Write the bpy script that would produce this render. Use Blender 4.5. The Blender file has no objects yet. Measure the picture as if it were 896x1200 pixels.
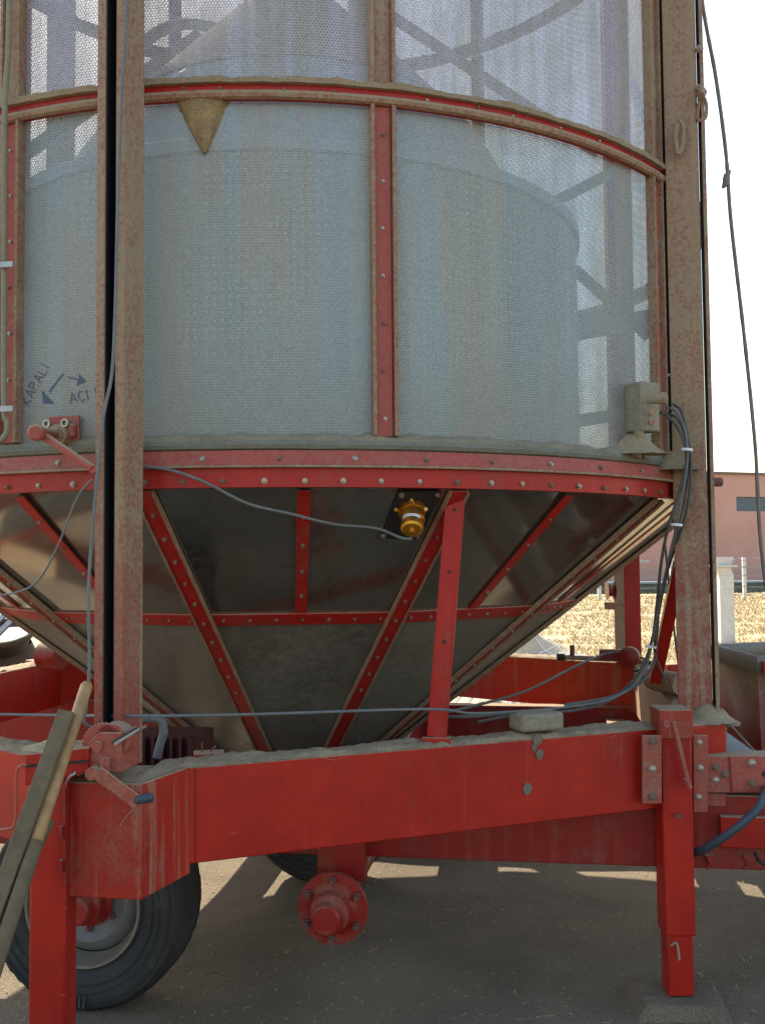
import bpy, bmesh, math, random
from mathutils import Vector, Matrix, noise
random.seed(7)
D2R = math.radians
scene = bpy.context.scene
COL = scene.collection
# ------------------------------------------------------------------ camera
F, PITCH, ROLL, EYE = 1167.0, 0.0504, 0.0089, 1.494
cam_d = bpy.data.cameras.new("camera")
cam = bpy.data.objects.new("camera", cam_d); COL.objects.link(cam)
cam_d.sensor_fit = 'VERTICAL'; cam_d.sensor_height = 36.0; cam_d.lens = 36.0*F/1200
cam_d.clip_start = 0.05; cam_d.clip_end = 3000
CR = Matrix.Rotation(math.pi/2+PITCH, 4, 'X') @ Matrix.Rotation(-ROLL, 4, 'Z')
cam.matrix_world = Matrix.Translation((0, 0, EYE)) @ CR
scene.camera = cam
# dryer frame: x runs along the trailer, -y faces the viewer
CX, CY, CA = -0.407, 4.60, D2R(-8.5)
RM = Matrix.Translation((CX, CY, 0)) @ Matrix.Rotation(CA, 4, 'Z')
RI = RM.inverted()
def ray(px, py):
    return (CR.to_3x3() @ Vector(((px-448)/F, (600-py)/F, -1.0)))
def W(px, py, D):                       # photo measurement at world distance D
    d = ray(px, py); d = d*(D/d.y); return Vector((d.x, d.y, d.z+EYE))
def Wz(px, py, z):
    d = ray(px, py); d = d*((z-EYE)/d.z); return Vector((d.x, d.y, z))
def P(px, py, D): return RI @ W(px, py, D)
def Pcyl(px, py, r):                    # nearest hit on an upright cylinder about the dryer's axis
    o = RI @ Vector((0, 0, EYE)); d = RI.to_3x3() @ ray(px, py)
    a = d.x*d.x+d.y*d.y; b = 2*(o.x*d.x+o.y*d.y); c = o.x**2+o.y**2-r*r
    t = (-b-math.sqrt(max(0, b*b-4*a*c)))/(2*a); return o+d*t
def ang(p): return math.atan2(p.x, -p.y)
def pol(phi, r, z): return Vector((r*math.sin(phi), -r*math.cos(phi), z))

# ------------------------------------------------------------------ node helper
class NT:
    def __init__(s, name):
        m = bpy.data.materials.new(name); m.use_nodes = True; s.m = m; s.t = m.node_tree; s.t.nodes.clear()
        s.out = s.n('ShaderNodeOutputMaterial')
    def n(s, ty, **kw):
        x = s.t.nodes.new(ty)
        for k, v in kw.items():
            if hasattr(x, k): setattr(x, k, v)
        return x
    def set(s, sock, v):
        if isinstance(v, bpy.types.NodeSocket): s.t.links.new(v, sock)
        elif v is not None:
            if hasattr(sock.default_value, '__len__') and not hasattr(v, '__len__'): v = (v,)*len(sock.default_value)
            if hasattr(v, '__len__') and len(v) == 3 and len(sock.default_value) == 4: v = (*v, 1)
            sock.default_value = v
    def math(s, op, a, b=None, c=None, clamp=False):
        x = s.n('ShaderNodeMath', operation=op, use_clamp=clamp)
        s.set(x.inputs[0], a); s.set(x.inputs[1], b); s.set(x.inputs[2], c); return x.outputs[0]
    def mix(s, f, a, b):
        x = s.n('ShaderNodeMix', data_type='RGBA')
        s.set(x.inputs[0], f); s.set(x.inputs[6], a); s.set(x.inputs[7], b); return x.outputs[2]
    def mixf(s, f, a, b):
        x = s.n('ShaderNodeMix', data_type='FLOAT')
        s.set(x.inputs[0], f); s.set(x.inputs[2], a); s.set(x.inputs[3], b); return x.outputs[0]
    def coord(s, which='Object', scale=None):
        c = s.n('ShaderNodeTexCoord').outputs[which]
        if scale is None: return c
        m = s.n('ShaderNodeMapping'); s.set(m.inputs['Scale'], scale); s.t.links.new(c, m.inputs[0]); return m.outputs[0]
    def noise(s, scale, detail=4, rough=.55, vec=None, dist=0):
        x = s.n('ShaderNodeTexNoise'); s.set(x.inputs['Scale'], scale); s.set(x.inputs['Detail'], detail)
        s.set(x.inputs['Roughness'], rough); s.set(x.inputs['Distortion'], dist); s.set(x.inputs['Vector'], vec if vec is not None else s.coord()); return x.outputs[0]
    def ramp(s, v, a, b):              # linear 0..1 between a and b
        x = s.n('ShaderNodeMapRange', clamp=True); s.set(x.inputs[0], v); s.set(x.inputs[1], a); s.set(x.inputs[2], b); return x.outputs[0]
    def upness(s):
        g = s.n('ShaderNodeNewGeometry'); x = s.n('ShaderNodeSeparateXYZ'); s.t.links.new(g.outputs['Normal'], x.inputs[0]); return x.outputs[2]
    def bump(s, h, strength=.3, dist=.002):
        x = s.n('ShaderNodeBump'); s.set(x.inputs['Strength'], strength); s.set(x.inputs['Distance'], dist); s.set(x.inputs['Height'], h); return x.outputs[0]
    def bsdf(s, color, rough=.6, metal=0, normal=None, spec=None, coat=None):
        x = s.n('ShaderNodeBsdfPrincipled'); s.set(x.inputs['Base Color'], color); s.set(x.inputs['Roughness'], rough); s.set(x.inputs['Metallic'], metal)
        if normal is not None: s.set(x.inputs['Normal'], normal)
        if spec is not None: s.set(x.inputs['Specular IOR Level'], spec)
        if coat is not None: s.set(x.inputs['Coat Weight'], coat); s.set(x.inputs['Coat Roughness'], .25)
        return x.outputs[0]
    def fin(s, sh): s.t.links.new(sh, s.out.inputs[0]); return s.m

DUST = (.27, .195, .125); DUST2 = (.38, .285, .18)
def painted(name, ca=(.46, .020, .010), cb=(.29, .009, .007), dust=.05, up=1.0, patch=.35, rough=.38, zfade=None, streak=.3, fleck=.35):
    t = NT(name)
    big = t.noise(2.2, 5, .6); fine = t.noise(90, 3, .6); mid = t.noise(14, 8, .65)
    st = t.noise(1.0, 6, .6, t.coord('Object', (26, 26, 1.4)))
    base = t.mix(t.ramp(big, .35, .65), ca, cb)
    base = t.mix(t.math('MULTIPLY', t.ramp(mid, .45, .7), .38), base, tuple(x*.55 for x in ca))
    f = t.math('MULTIPLY', t.ramp(t.upness(), .25, .8), up)
    f2 = t.math('MULTIPLY', t.ramp(t.math('ADD', t.math('MULTIPLY', mid, .5), t.math('MULTIPLY', big, .5)), .5, .66), patch)
    f3 = t.math('MULTIPLY', t.ramp(st, .52, .72), streak)
    f = t.math('ADD', t.math('ADD', f, f2), t.math('ADD', f3, dust))
    if zfade:
        g = t.n('ShaderNodeSeparateXYZ'); t.t.links.new(t.coord(), g.inputs[0])
        z = t.math('ADD', g.outputs[2], t.math('MULTIPLY', t.math('SUBTRACT', t.noise(3.5, 5), .5), 1.2))
        f = t.math('MULTIPLY_ADD', t.ramp(z, zfade[0], zfade[1]), zfade[2], f)
    f = t.math('MULTIPLY', f, t.math('ADD', .55, t.ramp(fine, .3, .6)), None, True)
    f = t.math('MAXIMUM', t.math('MINIMUM', f, .96), 0.0)
    dcol = t.mix(t.noise(40, 3), DUST, DUST2)
    col = t.mix(f, base, dcol)
    chip = t.math('MULTIPLY', t.ramp(t.noise(33, 4, .7), .70, .74), fleck)
    col = t.mix(chip, col, (.30, .19, .13))
    scr = t.noise(1.0, 2, .5, t.coord('Object', (9, 9, 55)), 1.5)
    col = t.mix(t.math('MULTIPLY', t.ramp(scr, .74, .78), .16), col, (.62, .33, .27))
    h = t.math('ADD', t.math('ADD', t.math('MULTIPLY', fine, f), t.math('MULTIPLY', mid, .6)), t.math('MULTIPLY', t.noise(5, 3), 1.6))
    return t.fin(t.bsdf(col, t.mixf(f, rough, .95), 0, t.bump(h, .35, .003), .32))
def plain(name, c, rough=.8, metal=0, bs=60, bstr=.3, bd=.002, var=.25, c2=None):
    t = NT(name); n = t.noise(bs, 5, .65); n2 = t.noise(bs*.12, 4)
    c2 = c2 or tuple(x*(1-var) for x in c)
    col = t.mix(t.ramp(t.math('ADD', t.math('MULTIPLY', n, .6), t.math('MULTIPLY', n2, .4)), .35, .65), c, c2)
    return t.fin(t.bsdf(col, rough, metal, t.bump(n, bstr, bd)))

M = {}
M['red'] = painted('red_paint', dust=-.05, patch=.10, streak=.12)
M['red_band'] = painted('red_band_paint', (.44, .010, .009), (.34, .007, .007), dust=.02, patch=.12, streak=.05, up=.8)
M['red_hub'] = painted('hub_paint', (.33, .012, .010), (.24, .008, .008), dust=.02, patch=.30, streak=.0, up=.25, fleck=.9)
M['red_pink'] = painted('faded_red_paint', (.40, .022, .022), (.31, .018, .017), dust=.20, patch=.25, streak=.1)
M['red_dark'] = painted('dull_red_paint', (.30, .011, .009), (.22, .008, .007), dust=.02, patch=.15, streak=.10)
M['red_dusty'] = painted('dusty_red_paint', (.26, .018, .018), (.20, .014, .015), dust=.55, patch=.5, up=1.0, streak=.35)
M['post'] = painted('dusty_post_paint', (.28, .012, .014), (.22, .010, .012), dust=.22, patch=.4, up=1.0, zfade=(1.1, 1.9, .42), streak=.6, fleck=.08)
M['block'] = painted('grain_streaked_red_paint', dust=.03, patch=.16, streak=.55)
M['sunlit_red'] = painted('sunlit_red_paint', (.52, .040, .012), (.44, .024, .010), dust=.03, patch=.1)  # sunlight on the rear beam's inner face put into the paint colour
M['dust'] = plain('grain_dust', DUST2, .98, 0, 120, .9, .006, .35)
M['dust_grain'] = plain('loose_grain', (.62, .50, .27), .95, 0, 220, 1.0, .008, .55)
M['bolt'] = plain('zinc_bolt', (.45, .40, .32), .42, .7, 80, .1, .001, .35)
M['bolt_red'] = plain('dirty_red_nut', (.22, .06, .05), .7, .2, 80, .4, .002, .4, (.10, .08, .07))
M['steel'] = plain('dull_steel', (.42, .42, .41), .45, .8, 50, .15, .001)
M['black'] = plain('black_rubber', (.018, .018, .019), .65, 0, 90, .3, .001, .3)
M['slot'] = plain('recess_shade_and_black_plate', (.020, .018, .020), .7, 0, 40, .1, .001)  # near-black stands in for shade in slots and holes; also the black sensor plate
M['cable'] = plain('grey_cable', (.16, .165, .16), .6, 0, 60, .2, .001, .3)
M['cable_dark'] = plain('dusty_black_cable', (.055, .06, .055), .7, 0, 40, .2, .001, .3, (.13, .12, .10))
M['hose'] = plain('blue_grey_hose', (.045, .065, .085), .55, 0, 40, .2, .001, .3)
M['pipe'] = plain('dusty_conduit', (.28, .25, .17), .8, 0, 60, .4, .002, .3)
M['brass'] = plain('yellow_passivated_metal', (.72, .36, .05), .32, .85, 60, .15, .001, .35)
M['white_sticker'] = plain('white_sticker', (.78, .79, .80), .5, 0, 60, .05, .0005, .1)
M['ink'] = plain('blue_marker_ink', (.07, .10, .16), .6, 0, 60, .05, .0005, .3)
M['rope'] = plain('frayed_brown_rope', (.32, .27, .22), .95, 0, 160, 1, .004, .4)
M['canvas'] = plain('dusty_green_canvas', (.065, .065, .042), .95, 0, 60, .6, .004, .3)

def screen_mat(name, base=(.34, .385, .385), open_=.37, clog=.45):
    t = NT(name)
    uv = t.coord('UV'); sp = t.n('ShaderNodeSeparateXYZ'); t.t.links.new(uv, sp.inputs[0])
    p = .0092
    u = t.math('DIVIDE', sp.outputs[0], p); v = t.math('DIVIDE', sp.outputs[1], p*.866)
    row = t.math('FLOOR', v); off = t.math('MULTIPLY', t.math('FLOORED_MODULO', row, 2.0), .5)
    fx = t.math('SUBTRACT', t.math('FRACT', t.math('ADD', u, off)), .5)
    fy = t.math('MULTIPLY', t.math('SUBTRACT', t.math('FRACT', v), .5), .866)
    d = t.math('SQRT', t.math('ADD', t.math('MULTIPLY', fx, fx), t.math('MULTIPLY', fy, fy)))
    hole = t.math('SUBTRACT', 1.0, t.ramp(d, .24, .42))
    mottled = t.noise(7, 6, .6); stk = t.noise(1.0, 5, .6, t.coord('Object', (14, 14, .7)))
    cl = t.math('MULTIPLY', t.ramp(t.math('ADD', t.math('MULTIPLY', mottled, .5), t.math('MULTIPLY', stk, .5)), .38, .64), clog)
    g = t.n('ShaderNodeSeparateXYZ'); t.t.links.new(t.coord(), g.inputs[0])
    low = t.ramp(g.outputs[2], 2.15, 1.80)
    cl = t.math('ADD', cl, t.math('MULTIPLY', low, .4), None, True)
    a = t.math('MULTIPLY', t.math('ADD', t.math('MULTIPLY', hole, .62), open_-.27), t.math('SUBTRACT', 1.0, cl), None, True)
    gr = t.noise(160, 2, .5)
    col = t.mix(t.math('MULTIPLY', t.ramp(stk, .42, .60), .75), base, (.40, .35, .28))
    col = t.mix(t.math('MULTIPLY', low, .7), col, (.30, .28, .23))
    col = t.mix(t.math('MULTIPLY', t.ramp(gr, .35, .65), .35), col, (.08, .09, .095))
    b = t.bsdf(col, t.mixf(cl, .45, .8), .25, t.bump(t.math('SUBTRACT', 1.0, hole), .25, .002))
    tr = t.n('ShaderNodeBsdfTransparent'); mx = t.n('ShaderNodeMixShader')
    t.set(mx.inputs[0], a); t.t.links.new(b, mx.inputs[1]); t.t.links.new(tr.outputs[0], mx.inputs[2])
    return t.fin(mx.outputs[0])
M['screen'] = screen_mat('perforated_steel_sheet')
M['screen_up'] = screen_mat('perforated_steel_sheet_upper', (.52, .485, .53), .38, .35)  # upper copy of the sheet, paler to put haze into its colour

M['screen_rear'] = screen_mat('pale_rear_perforated_sheet', (.62, .58, .63), .29, .50)  # rear copy: less open to cut sky glare, soft light in its paler colour
def drum_mat():
    t = NT('galvanised_drum_sheet')
    sp = t.n('ShaderNodeSeparateXYZ'); t.t.links.new(t.coord('UV'), sp.inputs[0])
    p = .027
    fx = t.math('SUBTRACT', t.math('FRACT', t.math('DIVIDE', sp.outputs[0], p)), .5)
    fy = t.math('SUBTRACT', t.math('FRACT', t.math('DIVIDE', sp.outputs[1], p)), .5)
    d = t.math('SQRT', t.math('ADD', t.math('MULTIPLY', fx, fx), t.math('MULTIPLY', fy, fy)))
    dot = t.math('SUBTRACT', 1.0, t.ramp(d, .16, .24))  # light through the drum's holes painted as pale dots
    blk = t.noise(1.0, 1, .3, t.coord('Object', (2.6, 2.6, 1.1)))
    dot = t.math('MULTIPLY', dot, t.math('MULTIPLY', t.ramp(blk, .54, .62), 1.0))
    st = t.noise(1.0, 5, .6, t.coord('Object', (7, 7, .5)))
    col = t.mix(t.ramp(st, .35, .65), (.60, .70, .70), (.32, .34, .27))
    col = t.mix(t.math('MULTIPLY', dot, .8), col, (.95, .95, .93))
    return t.fin(t.bsdf(col, .5, .15, t.bump(t.noise(4, 3), .3, .01)))
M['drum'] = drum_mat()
M['drum_dusty'] = plain('dust_covered_cone_sheet', (.58, .48, .42), .9, 0, 20, .3, .004, .25)
M['drum_blue'] = plain('blue_grey_cone_sheet', (.60, .72, .84), .5, .2, 6, .2, .004, .2)

def mirror_mat(name, dust, rough, base=(.36, .355, .34)):
    t = NT(name)
    a = t.noise(3.0, 6, .6); b = t.noise(40, 4, .7); st = t.noise(1.0, 4, .6, t.coord('Object', (5, 5, 22)))
    f = t.math('ADD', t.math('MULTIPLY', t.ramp(t.math('ADD', t.math('MULTIPLY', a, .6), t.math('MULTIPLY', b, .4)), .38, .62), dust), dust*.55, None, True)
    sc = t.math('MULTIPLY', t.ramp(t.noise(1.0, 2, .5, t.coord('Object', (4, 3, 30)), 2.5), .74, .76), .15)
    f = t.math('ADD', f, sc, None, True)
    m1 = t.bsdf(base, t.mixf(b, rough, rough*1.8), 1.0, t.bump(t.noise(1.6, 2), .25, .02))
    m2 = t.bsdf(t.mix(b, (.14, .132, .11), (.23, .215, .18)), .85, 0, t.bump(b, .3, .002))
    mx = t.n('ShaderNodeMixShader'); t.set(mx.inputs[0], f); t.t.links.new(m1, mx.inputs[1]); t.t.links.new(m2, mx.inputs[2])
    return t.fin(mx.outputs[0])
M['mirror'] = mirror_mat('dusty_stainless_sheet', .20, .07)
M['mirror_low'] = mirror_mat('dull_dusty_stainless_sheet', .62, .22, (.30, .30, .28))

# ------------------------------------------------------------------ mesh helper
class MB:
    def __init__(s): s.bm = bmesh.new(); s.uv = None
    def poly(s, vs, fs):
        v = [s.bm.verts.new(x) for x in vs]
        for f in fs:
            try: s.bm.faces.new([v[i] for i in f])
            except ValueError: pass
        return v
    def box(s, c, size, R=None):
        c = Vector(c); hx, hy, hz = (x/2 for x in size)
        vs = [Vector((x, y, z)) for x in (-hx, hx) for y in (-hy, hy) for z in (-hz, hz)]
        if R is not None: vs = [R @ v for v in vs]
        return s.poly([c+v for v in vs], [(0, 1, 3, 2), (4, 6, 7, 5), (0, 4, 5, 1), (2, 3, 7, 6), (0, 2, 6, 4), (1, 5, 7, 3)])
    def prism(s, base, vec):            # base: list of 3D points (closed loop), extruded by vec
        n = len(base); vec = Vector(vec); base = [Vector(b) for b in base]
        s.poly(base+[b+vec for b in base], [tuple(range(n))[::-1], tuple(range(n, 2*n))]+[(i, (i+1) % n, n+(i+1) % n, n+i) for i in range(n)])
    def beam(s, a, b, w, h, up=(0, 0, 1)):   # rectangular bar from a to b; w across, h along up
        a, b = Vector(a), Vector(b); d = (b-a).normalized(); x = d.cross(Vector(up)).normalized(); u = x.cross(d)
        q = [a+x*sx*w/2+u*sy*h/2 for sx, sy in ((-1, -1), (1, -1), (1, 1), (-1, 1))]
        s.prism(q, b-a)
    def tube(s, pts, r, n=8, cap=True):
        pts = [Vector(p) for p in pts]; rings = []
        rr = r if hasattr(r, '__len__') else [r]*len(pts)
        prev = None
        for i, p in enumerate(pts):
            d = (pts[min(i+1, len(pts)-1)]-pts[max(i-1, 0)]).normalized()
            if prev is None: x = d.cross(Vector((0, 0, 1)) if abs(d.z) < .9 else Vector((1, 0, 0))).normalized()
            else: x = (prev-d*prev.dot(d)).normalized()
            prev = x; y = d.cross(x)
            rings.append([s.bm.verts.new(p+(x*math.cos(a)+y*math.sin(a))*rr[i]) for a in [k*2*math.pi/n for k in range(n)]])
        for a, b in zip(rings, rings[1:]):
            for k in range(n): s.bm.faces.new((a[k], a[(k+1) % n], b[(k+1) % n], b[k]))
        if cap: s.bm.faces.new(rings[0][::-1]); s.bm.faces.new(rings[-1])
    def lathe(s, prof, c, axis, n=32, caps=True):   # prof: [(r, t)], t along axis
        axis = Vector(axis).normalized(); c = Vector(c)
        x = axis.cross(Vector((0, 0, 1)) if abs(axis.z) < .9 else Vector((1, 0, 0))).normalized(); y = axis.cross(x)
        rings = [[s.bm.verts.new(c+axis*t+(x*math.cos(k*2*math.pi/n)+y*math.sin(k*2*math.pi/n))*max(r, 1e-4)) for k in range(n)] for r, t in prof]
        for a, b in zip(rings, rings[1:]):
            for k in range(n): s.bm.faces.new((a[k], a[(k+1) % n], b[(k+1) % n], b[k]))
        if caps: s.bm.faces.new(rings[0][::-1]); s.bm.faces.new(rings[-1])
    def sweep_arc(s, prof, p0, p1, n, jit=None):    # closed profile [(r,z)] swept round the dryer's axis
        m = len(prof); rings = []
        full = abs(p1-p0) > 6.28
        for i in range(n if full else n+1):
            ph = p0+(p1-p0)*i/n; row = []
            for j, (r, z) in enumerate(prof):
                if jit: r, z = jit(ph, j, r, z)
                row.append(s.bm.verts.new(pol(ph, r, z)))
            rings.append(row)
        prs = list(zip(rings, rings[1:]))+([(rings[-1], rings[0])] if full else [])
        for a, b in prs:
            for k in range(m): s.bm.faces.new((a[k], b[k], b[(k+1) % m], a[(k+1) % m]))
        if not full: s.bm.faces.new(rings[0]); s.bm.faces.new(rings[-1][::-1])
    def build(s, name, mat, parent=None, bevel=0, smooth=35):
        bmesh.ops.recalc_face_normals(s.bm, faces=s.bm.faces)
        me = bpy.data.meshes.new(name); s.bm.to_mesh(me); s.bm.free()
        me.materials.append(M[mat] if isinstance(mat, str) else mat)
        for p in me.polygons: p.use_smooth = True
        me.set_sharp_from_angle(angle=D2R(smooth))
        o = bpy.data.objects.new(name, me); COL.objects.link(o)
        if parent is not None: o.parent = parent
        if bevel:
            b = o.modifiers.new('bevel', 'BEVEL'); b.width = bevel; b.segments = 2; b.limit_method = 'ANGLE'; b.angle_limit = D2R(40); b.harden_normals = False
        return o
def bezier(pts, n=10):                   # smooth curve through the points
    pts = [Vector(p) for p in pts]; out = []
    for i in range(len(pts)-1):
        p0 = pts[max(i-1, 0)]; p1 = pts[i]; p2 = pts[i+1]; p3 = pts[min(i+2, len(pts)-1)]
        for k in range(n):
            t = k/n; out.append(.5*((2*p1)+(p2-p0)*t+(2*p0-5*p1+4*p2-p3)*t*t+(3*p1-p0-3*p2+p3)*t**3))
    out.append(pts[-1]); return out
def tubeobj(name, pts, r, mat, parent, n=8, k=10):
    b = MB(); b.tube(bezier(pts, k), r, n); return b.build(name, mat, parent)
def tag(o, label=None, cat=None, group=None, kind=None):
    if label: o['label'] = label
    if cat: o['category'] = cat
    if group: o['group'] = group
    if kind: o['kind'] = kind
    return o
def empty(name, loc=(0, 0, 0)):
    o = bpy.data.objects.new(name, None); o.location = loc; COL.objects.link(o); return o

# ------------------------------------------------------------------ THE DRYER
dryer = empty('grain_dryer'); dryer.matrix_world = RM
tag(dryer, 'red mobile grain dryer with perforated steel drum and polished cone hopper', 'grain dryer')
R = 1.80
Z_LIP, Z_BAND, Z_TOPB, Z_RING, Z_RING2, Z_R3, Z_TOP = 1.768, 1.708, 1.811, 2.831, 2.875, 4.68, 6.4
RIB0, RIBD = D2R(21.6), D2R(33.6)
rib_phi = [ang(Pcyl(14.5, 300, 1.8)), ang(Pcyl(449, 300, 1.8)), ang(Pcyl(767, 300, 1.8))]
rib_phi += [rib_phi[2]+(rib_phi[0]+2*math.pi-rib_phi[2])/9*k for k in range(1, 9)]
rib_phi = sorted(rib_phi)               # eleven ribs round the drum
def unwrap(a): return a
def panel(ph0, ph1, z0, z1, r, mat, name='wall_panel', n=14):
    b = MB(); bm = b.bm; uvl = bm.loops.layers.uv.new('uv')
    g = [[bm.verts.new(pol(ph0+(ph1-ph0)*i/n, r, z)) for z in (z0, z1)] for i in range(n+1)]
    for i in range(n):
        f = bm.faces.new((g[i][0], g[i+1][0], g[i+1][1], g[i][1]))
        us = [(ph0+(ph1-ph0)*i/n)*r, (ph0+(ph1-ph0)*(i+1)/n)*r]
        for l, uv in zip(f.loops, ((us[0], z0), (us[1], z0), (us[1], z1), (us[0], z1))): l[uvl].uv = uv
    return b.build(name, mat, dryer)
seq = rib_phi+[rib_phi[0]+2*math.pi]
for a, b_ in zip(seq, seq[1:]):
    rear = 1.2 < a < 5.2
    panel(a, b_, Z_TOPB-.01, Z_RING+.01, R-.012, 'screen_rear' if rear else 'screen')
    panel(a, b_, Z_RING+.01, Z_R3, R-.012, 'screen_rear' if rear else 'screen_up')
    panel(a, b_, Z_R3, Z_TOP, R-.012, 'screen_rear' if rear else 'screen_up')

# shared bolt mesh: washer and hex head along +y inward, head towards -y
bb = MB(); bb.lathe([(.0105, 0), (.0105, -.003), (.0075, -.0031), (.0075, -.010), (.004, -.0115)], (0, 0, 0), (0, 1, 0), 10)
bolt0 = bb.build('bolt', 'bolt'); BOLT = bolt0.data; bpy.data.objects.remove(bolt0)
BOLT2 = BOLT.copy(); BOLT2.materials.clear(); BOLT2.materials.append(plain('rusty_dusty_bolt', (.26, .20, .14), .8, .2, 80, .4, .002, .4, (.16, .08, .05)))
rb = random.Random(5)
def bolt(p, nrm, parent, s=1.0, name='bolt', mat=None):
    o = bpy.data.objects.new(name, BOLT2 if rb.random() < .4 else BOLT); s *= rb.uniform(.85, 1.1); COL.objects.link(o); o.parent = parent
    q = Vector((0, -1, 0)).rotation_difference(Vector(nrm).normalized())
    o.rotation_mode = 'QUATERNION'; o.rotation_quaternion = q; o.location = p; o.scale = (s, s, s); return o

# vertical ribs: flat strip with two dusty edge flanges
def vrib(ph, z0, z1, mat, bolts):
    b = MB(); w = .028/R
    b.sweep_arc([(R-.008, z0), (R+.006, z0), (R+.006, z1), (R-.008, z1)], ph-w*.8, ph+w*.8, 3)
    o = b.build('rib', mat, dryer)
    for s in (-1, 1):
        b = MB(); c = ph+s*w*1.12
        b.sweep_arc([(R-.012, z0), (R+.020, z0), (R+.020, z1), (R-.012, z1)], c-.0030, c+.0030, 1)
        b.build('rib_flange', 'red_dusty', o)
    if bolts:
        n = max(2, int((z1-z0)/.125))
        for k in range(n): bolt(pol(ph+random.uniform(-.002, .002), R+.006, z0+(k+.35)*(z1-z0)/n), pol(ph, 1, 0), o, .62)
    return o
for ph in rib_phi:
    front = -.4 < ph < 1.05
    vrib(ph, Z_TOPB+.045, Z_RING-.002, 'red_pink', front)
    vrib(ph, Z_RING2+.002, Z_R3-.03, 'red_dusty', False)
    vrib(ph, Z_R3+.03, Z_TOP, 'red_dusty', False)
# upper hoop: dusty tube below, red recess, dusty tube above
def hoop(z, parent=dryer):
    b = MB()
    b.sweep_arc([(R-.007, z-.006), (R+.012, z-.006), (R+.012, z+.052), (R-.007, z+.052)], 0, 2*math.pi, 96)
    o = b.build('hoop', 'red_band', parent)
    b = MB()
    def prof(zc, rc, r): return [(rc+r*math.cos(a), zc+r*math.sin(a)) for a in [k*math.pi/4 for k in range(8)]]
    b.sweep_arc(prof(z+.004, R+.014, .014), 0, 2*math.pi, 120, lambda ph, j, r, zz: (r+.002*noise.noise((ph*40, j, z)), zz))
    b.build('hoop_bead', 'red_dusty', o)
    b = MB()
    def jj(ph, j, r, zz):
        k = noise.noise((ph*9, z, 1))+.7*noise.noise((ph*31, z, 2))+.4*noise.noise((ph*90, z, 3))
        return (r+.004*noise.noise((ph*60, j, 3)), zz+(.010*k+.006 if j in (2, 3, 4) else .003*k))
    b.sweep_arc([(R-.010, z+.036), (R+.028, z+.036), (R+.030, z+.046), (R+.016, z+.054), (R-.010, z+.058)], 0, 2*math.pi, 620, jj)
    b.build('dust_ridge', 'dust', o)
    return o
h1 = hoop(Z_RING); hoop(Z_R3)
for px in (100, 215, 258, 333, 391, 500, 560, 600, 655, 700, 737):
    p = Pcyl(px, 110, R+.012); bolt(pol(ang(p), R+.012, Z_RING+.024+random.uniform(-.004, .004)), pol(ang(p), 1, 0), h1, .55)
# grain spilled in a wedge on the front panel
b = MB(); pc = Pcyl(236, 118, R); ph0 = ang(pc)
pts = []
nn = 14
grid = []
for i in range(nn+1):
    t = i/nn; z = Z_RING-.004-t*.155; hw = .074*(1-t)**.9+.003
    row = []
    for j in range(11):
        u = -1+j/5.0; th = .020*(1-abs(u)**2)*(1-t*.6)+.003*noise.noise((i*.9, j*.9, 4))
        if abs(u) == 1: th = -.014
        row.append(b.bm.verts.new(pol(ph0+u*hw*(1+.12*noise.noise((i*.8, u*3, 9)))/R+.004*t, R+th, z)))
    grid.append(row)
for i in range(nn):
    for j in range(10): b.bm.faces.new((grid[i][j], grid[i][j+1], grid[i+1][j+1], grid[i+1][j]))
b.build('grain_wedge', plain('trapped_wheat_grain', (.60, .41, .20), .9, 0, 190, 1, .012, .6), dryer)
b = MB()
# wall foot: dusty conduit hoop with dust bank above the bands
b.sweep_arc([(R+.010+.015*math.cos(a), 1.827+.015*math.sin(a)) for a in [k*math.pi/4 for k in range(8)]], 0, 2*math.pi, 160, lambda ph, j, r, z: (r+.003*noise.noise((ph*30, j, 1)), z+.003*noise.noise((ph*20, j, 8))))
foot = b.build('foot_hoop', plain('dusty_green_pipe', (.20, .19, .14), .9, 0, 70, .8, .004, .3, (.14, .135, .10)), dryer)
b = MB()
def jf(ph, j, r, z):
    k = noise.noise((ph*7, 2, 1))+.8*noise.noise((ph*29, 5, 2))+.4*noise.noise((ph*80, 5, 2))
    return (r+.004*k, z+(.010*k+.004 if j in (2, 3) else .002*k))
b.sweep_arc([(R-.012, 1.832), (R+.020, 1.832), (R+.012, 1.846), (R-.010, 1.858)], 0, 2*math.pi, 620, jf)
b.build('dust_bank', plain('grey_dust_bank', (.30, .255, .17), .98, 0, 120, .9, .006, .35), foot)
# the two bands and the lip
b = MB(); b.sweep_arc([(R-.02, Z_LIP), (R+.030, Z_LIP+.002), (R+.020, Z_TOPB), (R-.02, Z_TOPB)], 0, 2*math.pi, 120)
ub = b.build('upper_band', 'red_pink', dryer)
b = MB(); b.sweep_arc([(R-.02, Z_LIP-.006), (R+.036, Z_LIP-.006), (R+.036, Z_LIP+.001), (R-.02, Z_LIP+.001)], 0, 2*math.pi, 120)
b.build('lip', 'red_dusty', ub)
b = MB(); b.sweep_arc([(R-.02, Z_BAND), (R+.010, Z_BAND), (R+.012, Z_LIP-.007), (R-.02, Z_LIP-.007)], 0, 2*math.pi, 120)
lb = b.build('lower_band', 'red_band', dryer)
for k in range(-5, 12):
    ph = D2R(-1.3+k*6.7)+.003*math.sin(k*7); bolt(pol(ph, R+.026, 1.787), pol(ph, 1, .0)+Vector((0, 0, .25)), ub, .72)
for k in range(-10, 22):
    ph = D2R(.2+k*3.55)+.002*math.sin(k*5); bolt(pol(ph, R+.011, 1.725), pol(ph, 1, 0), lb, .80)

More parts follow.
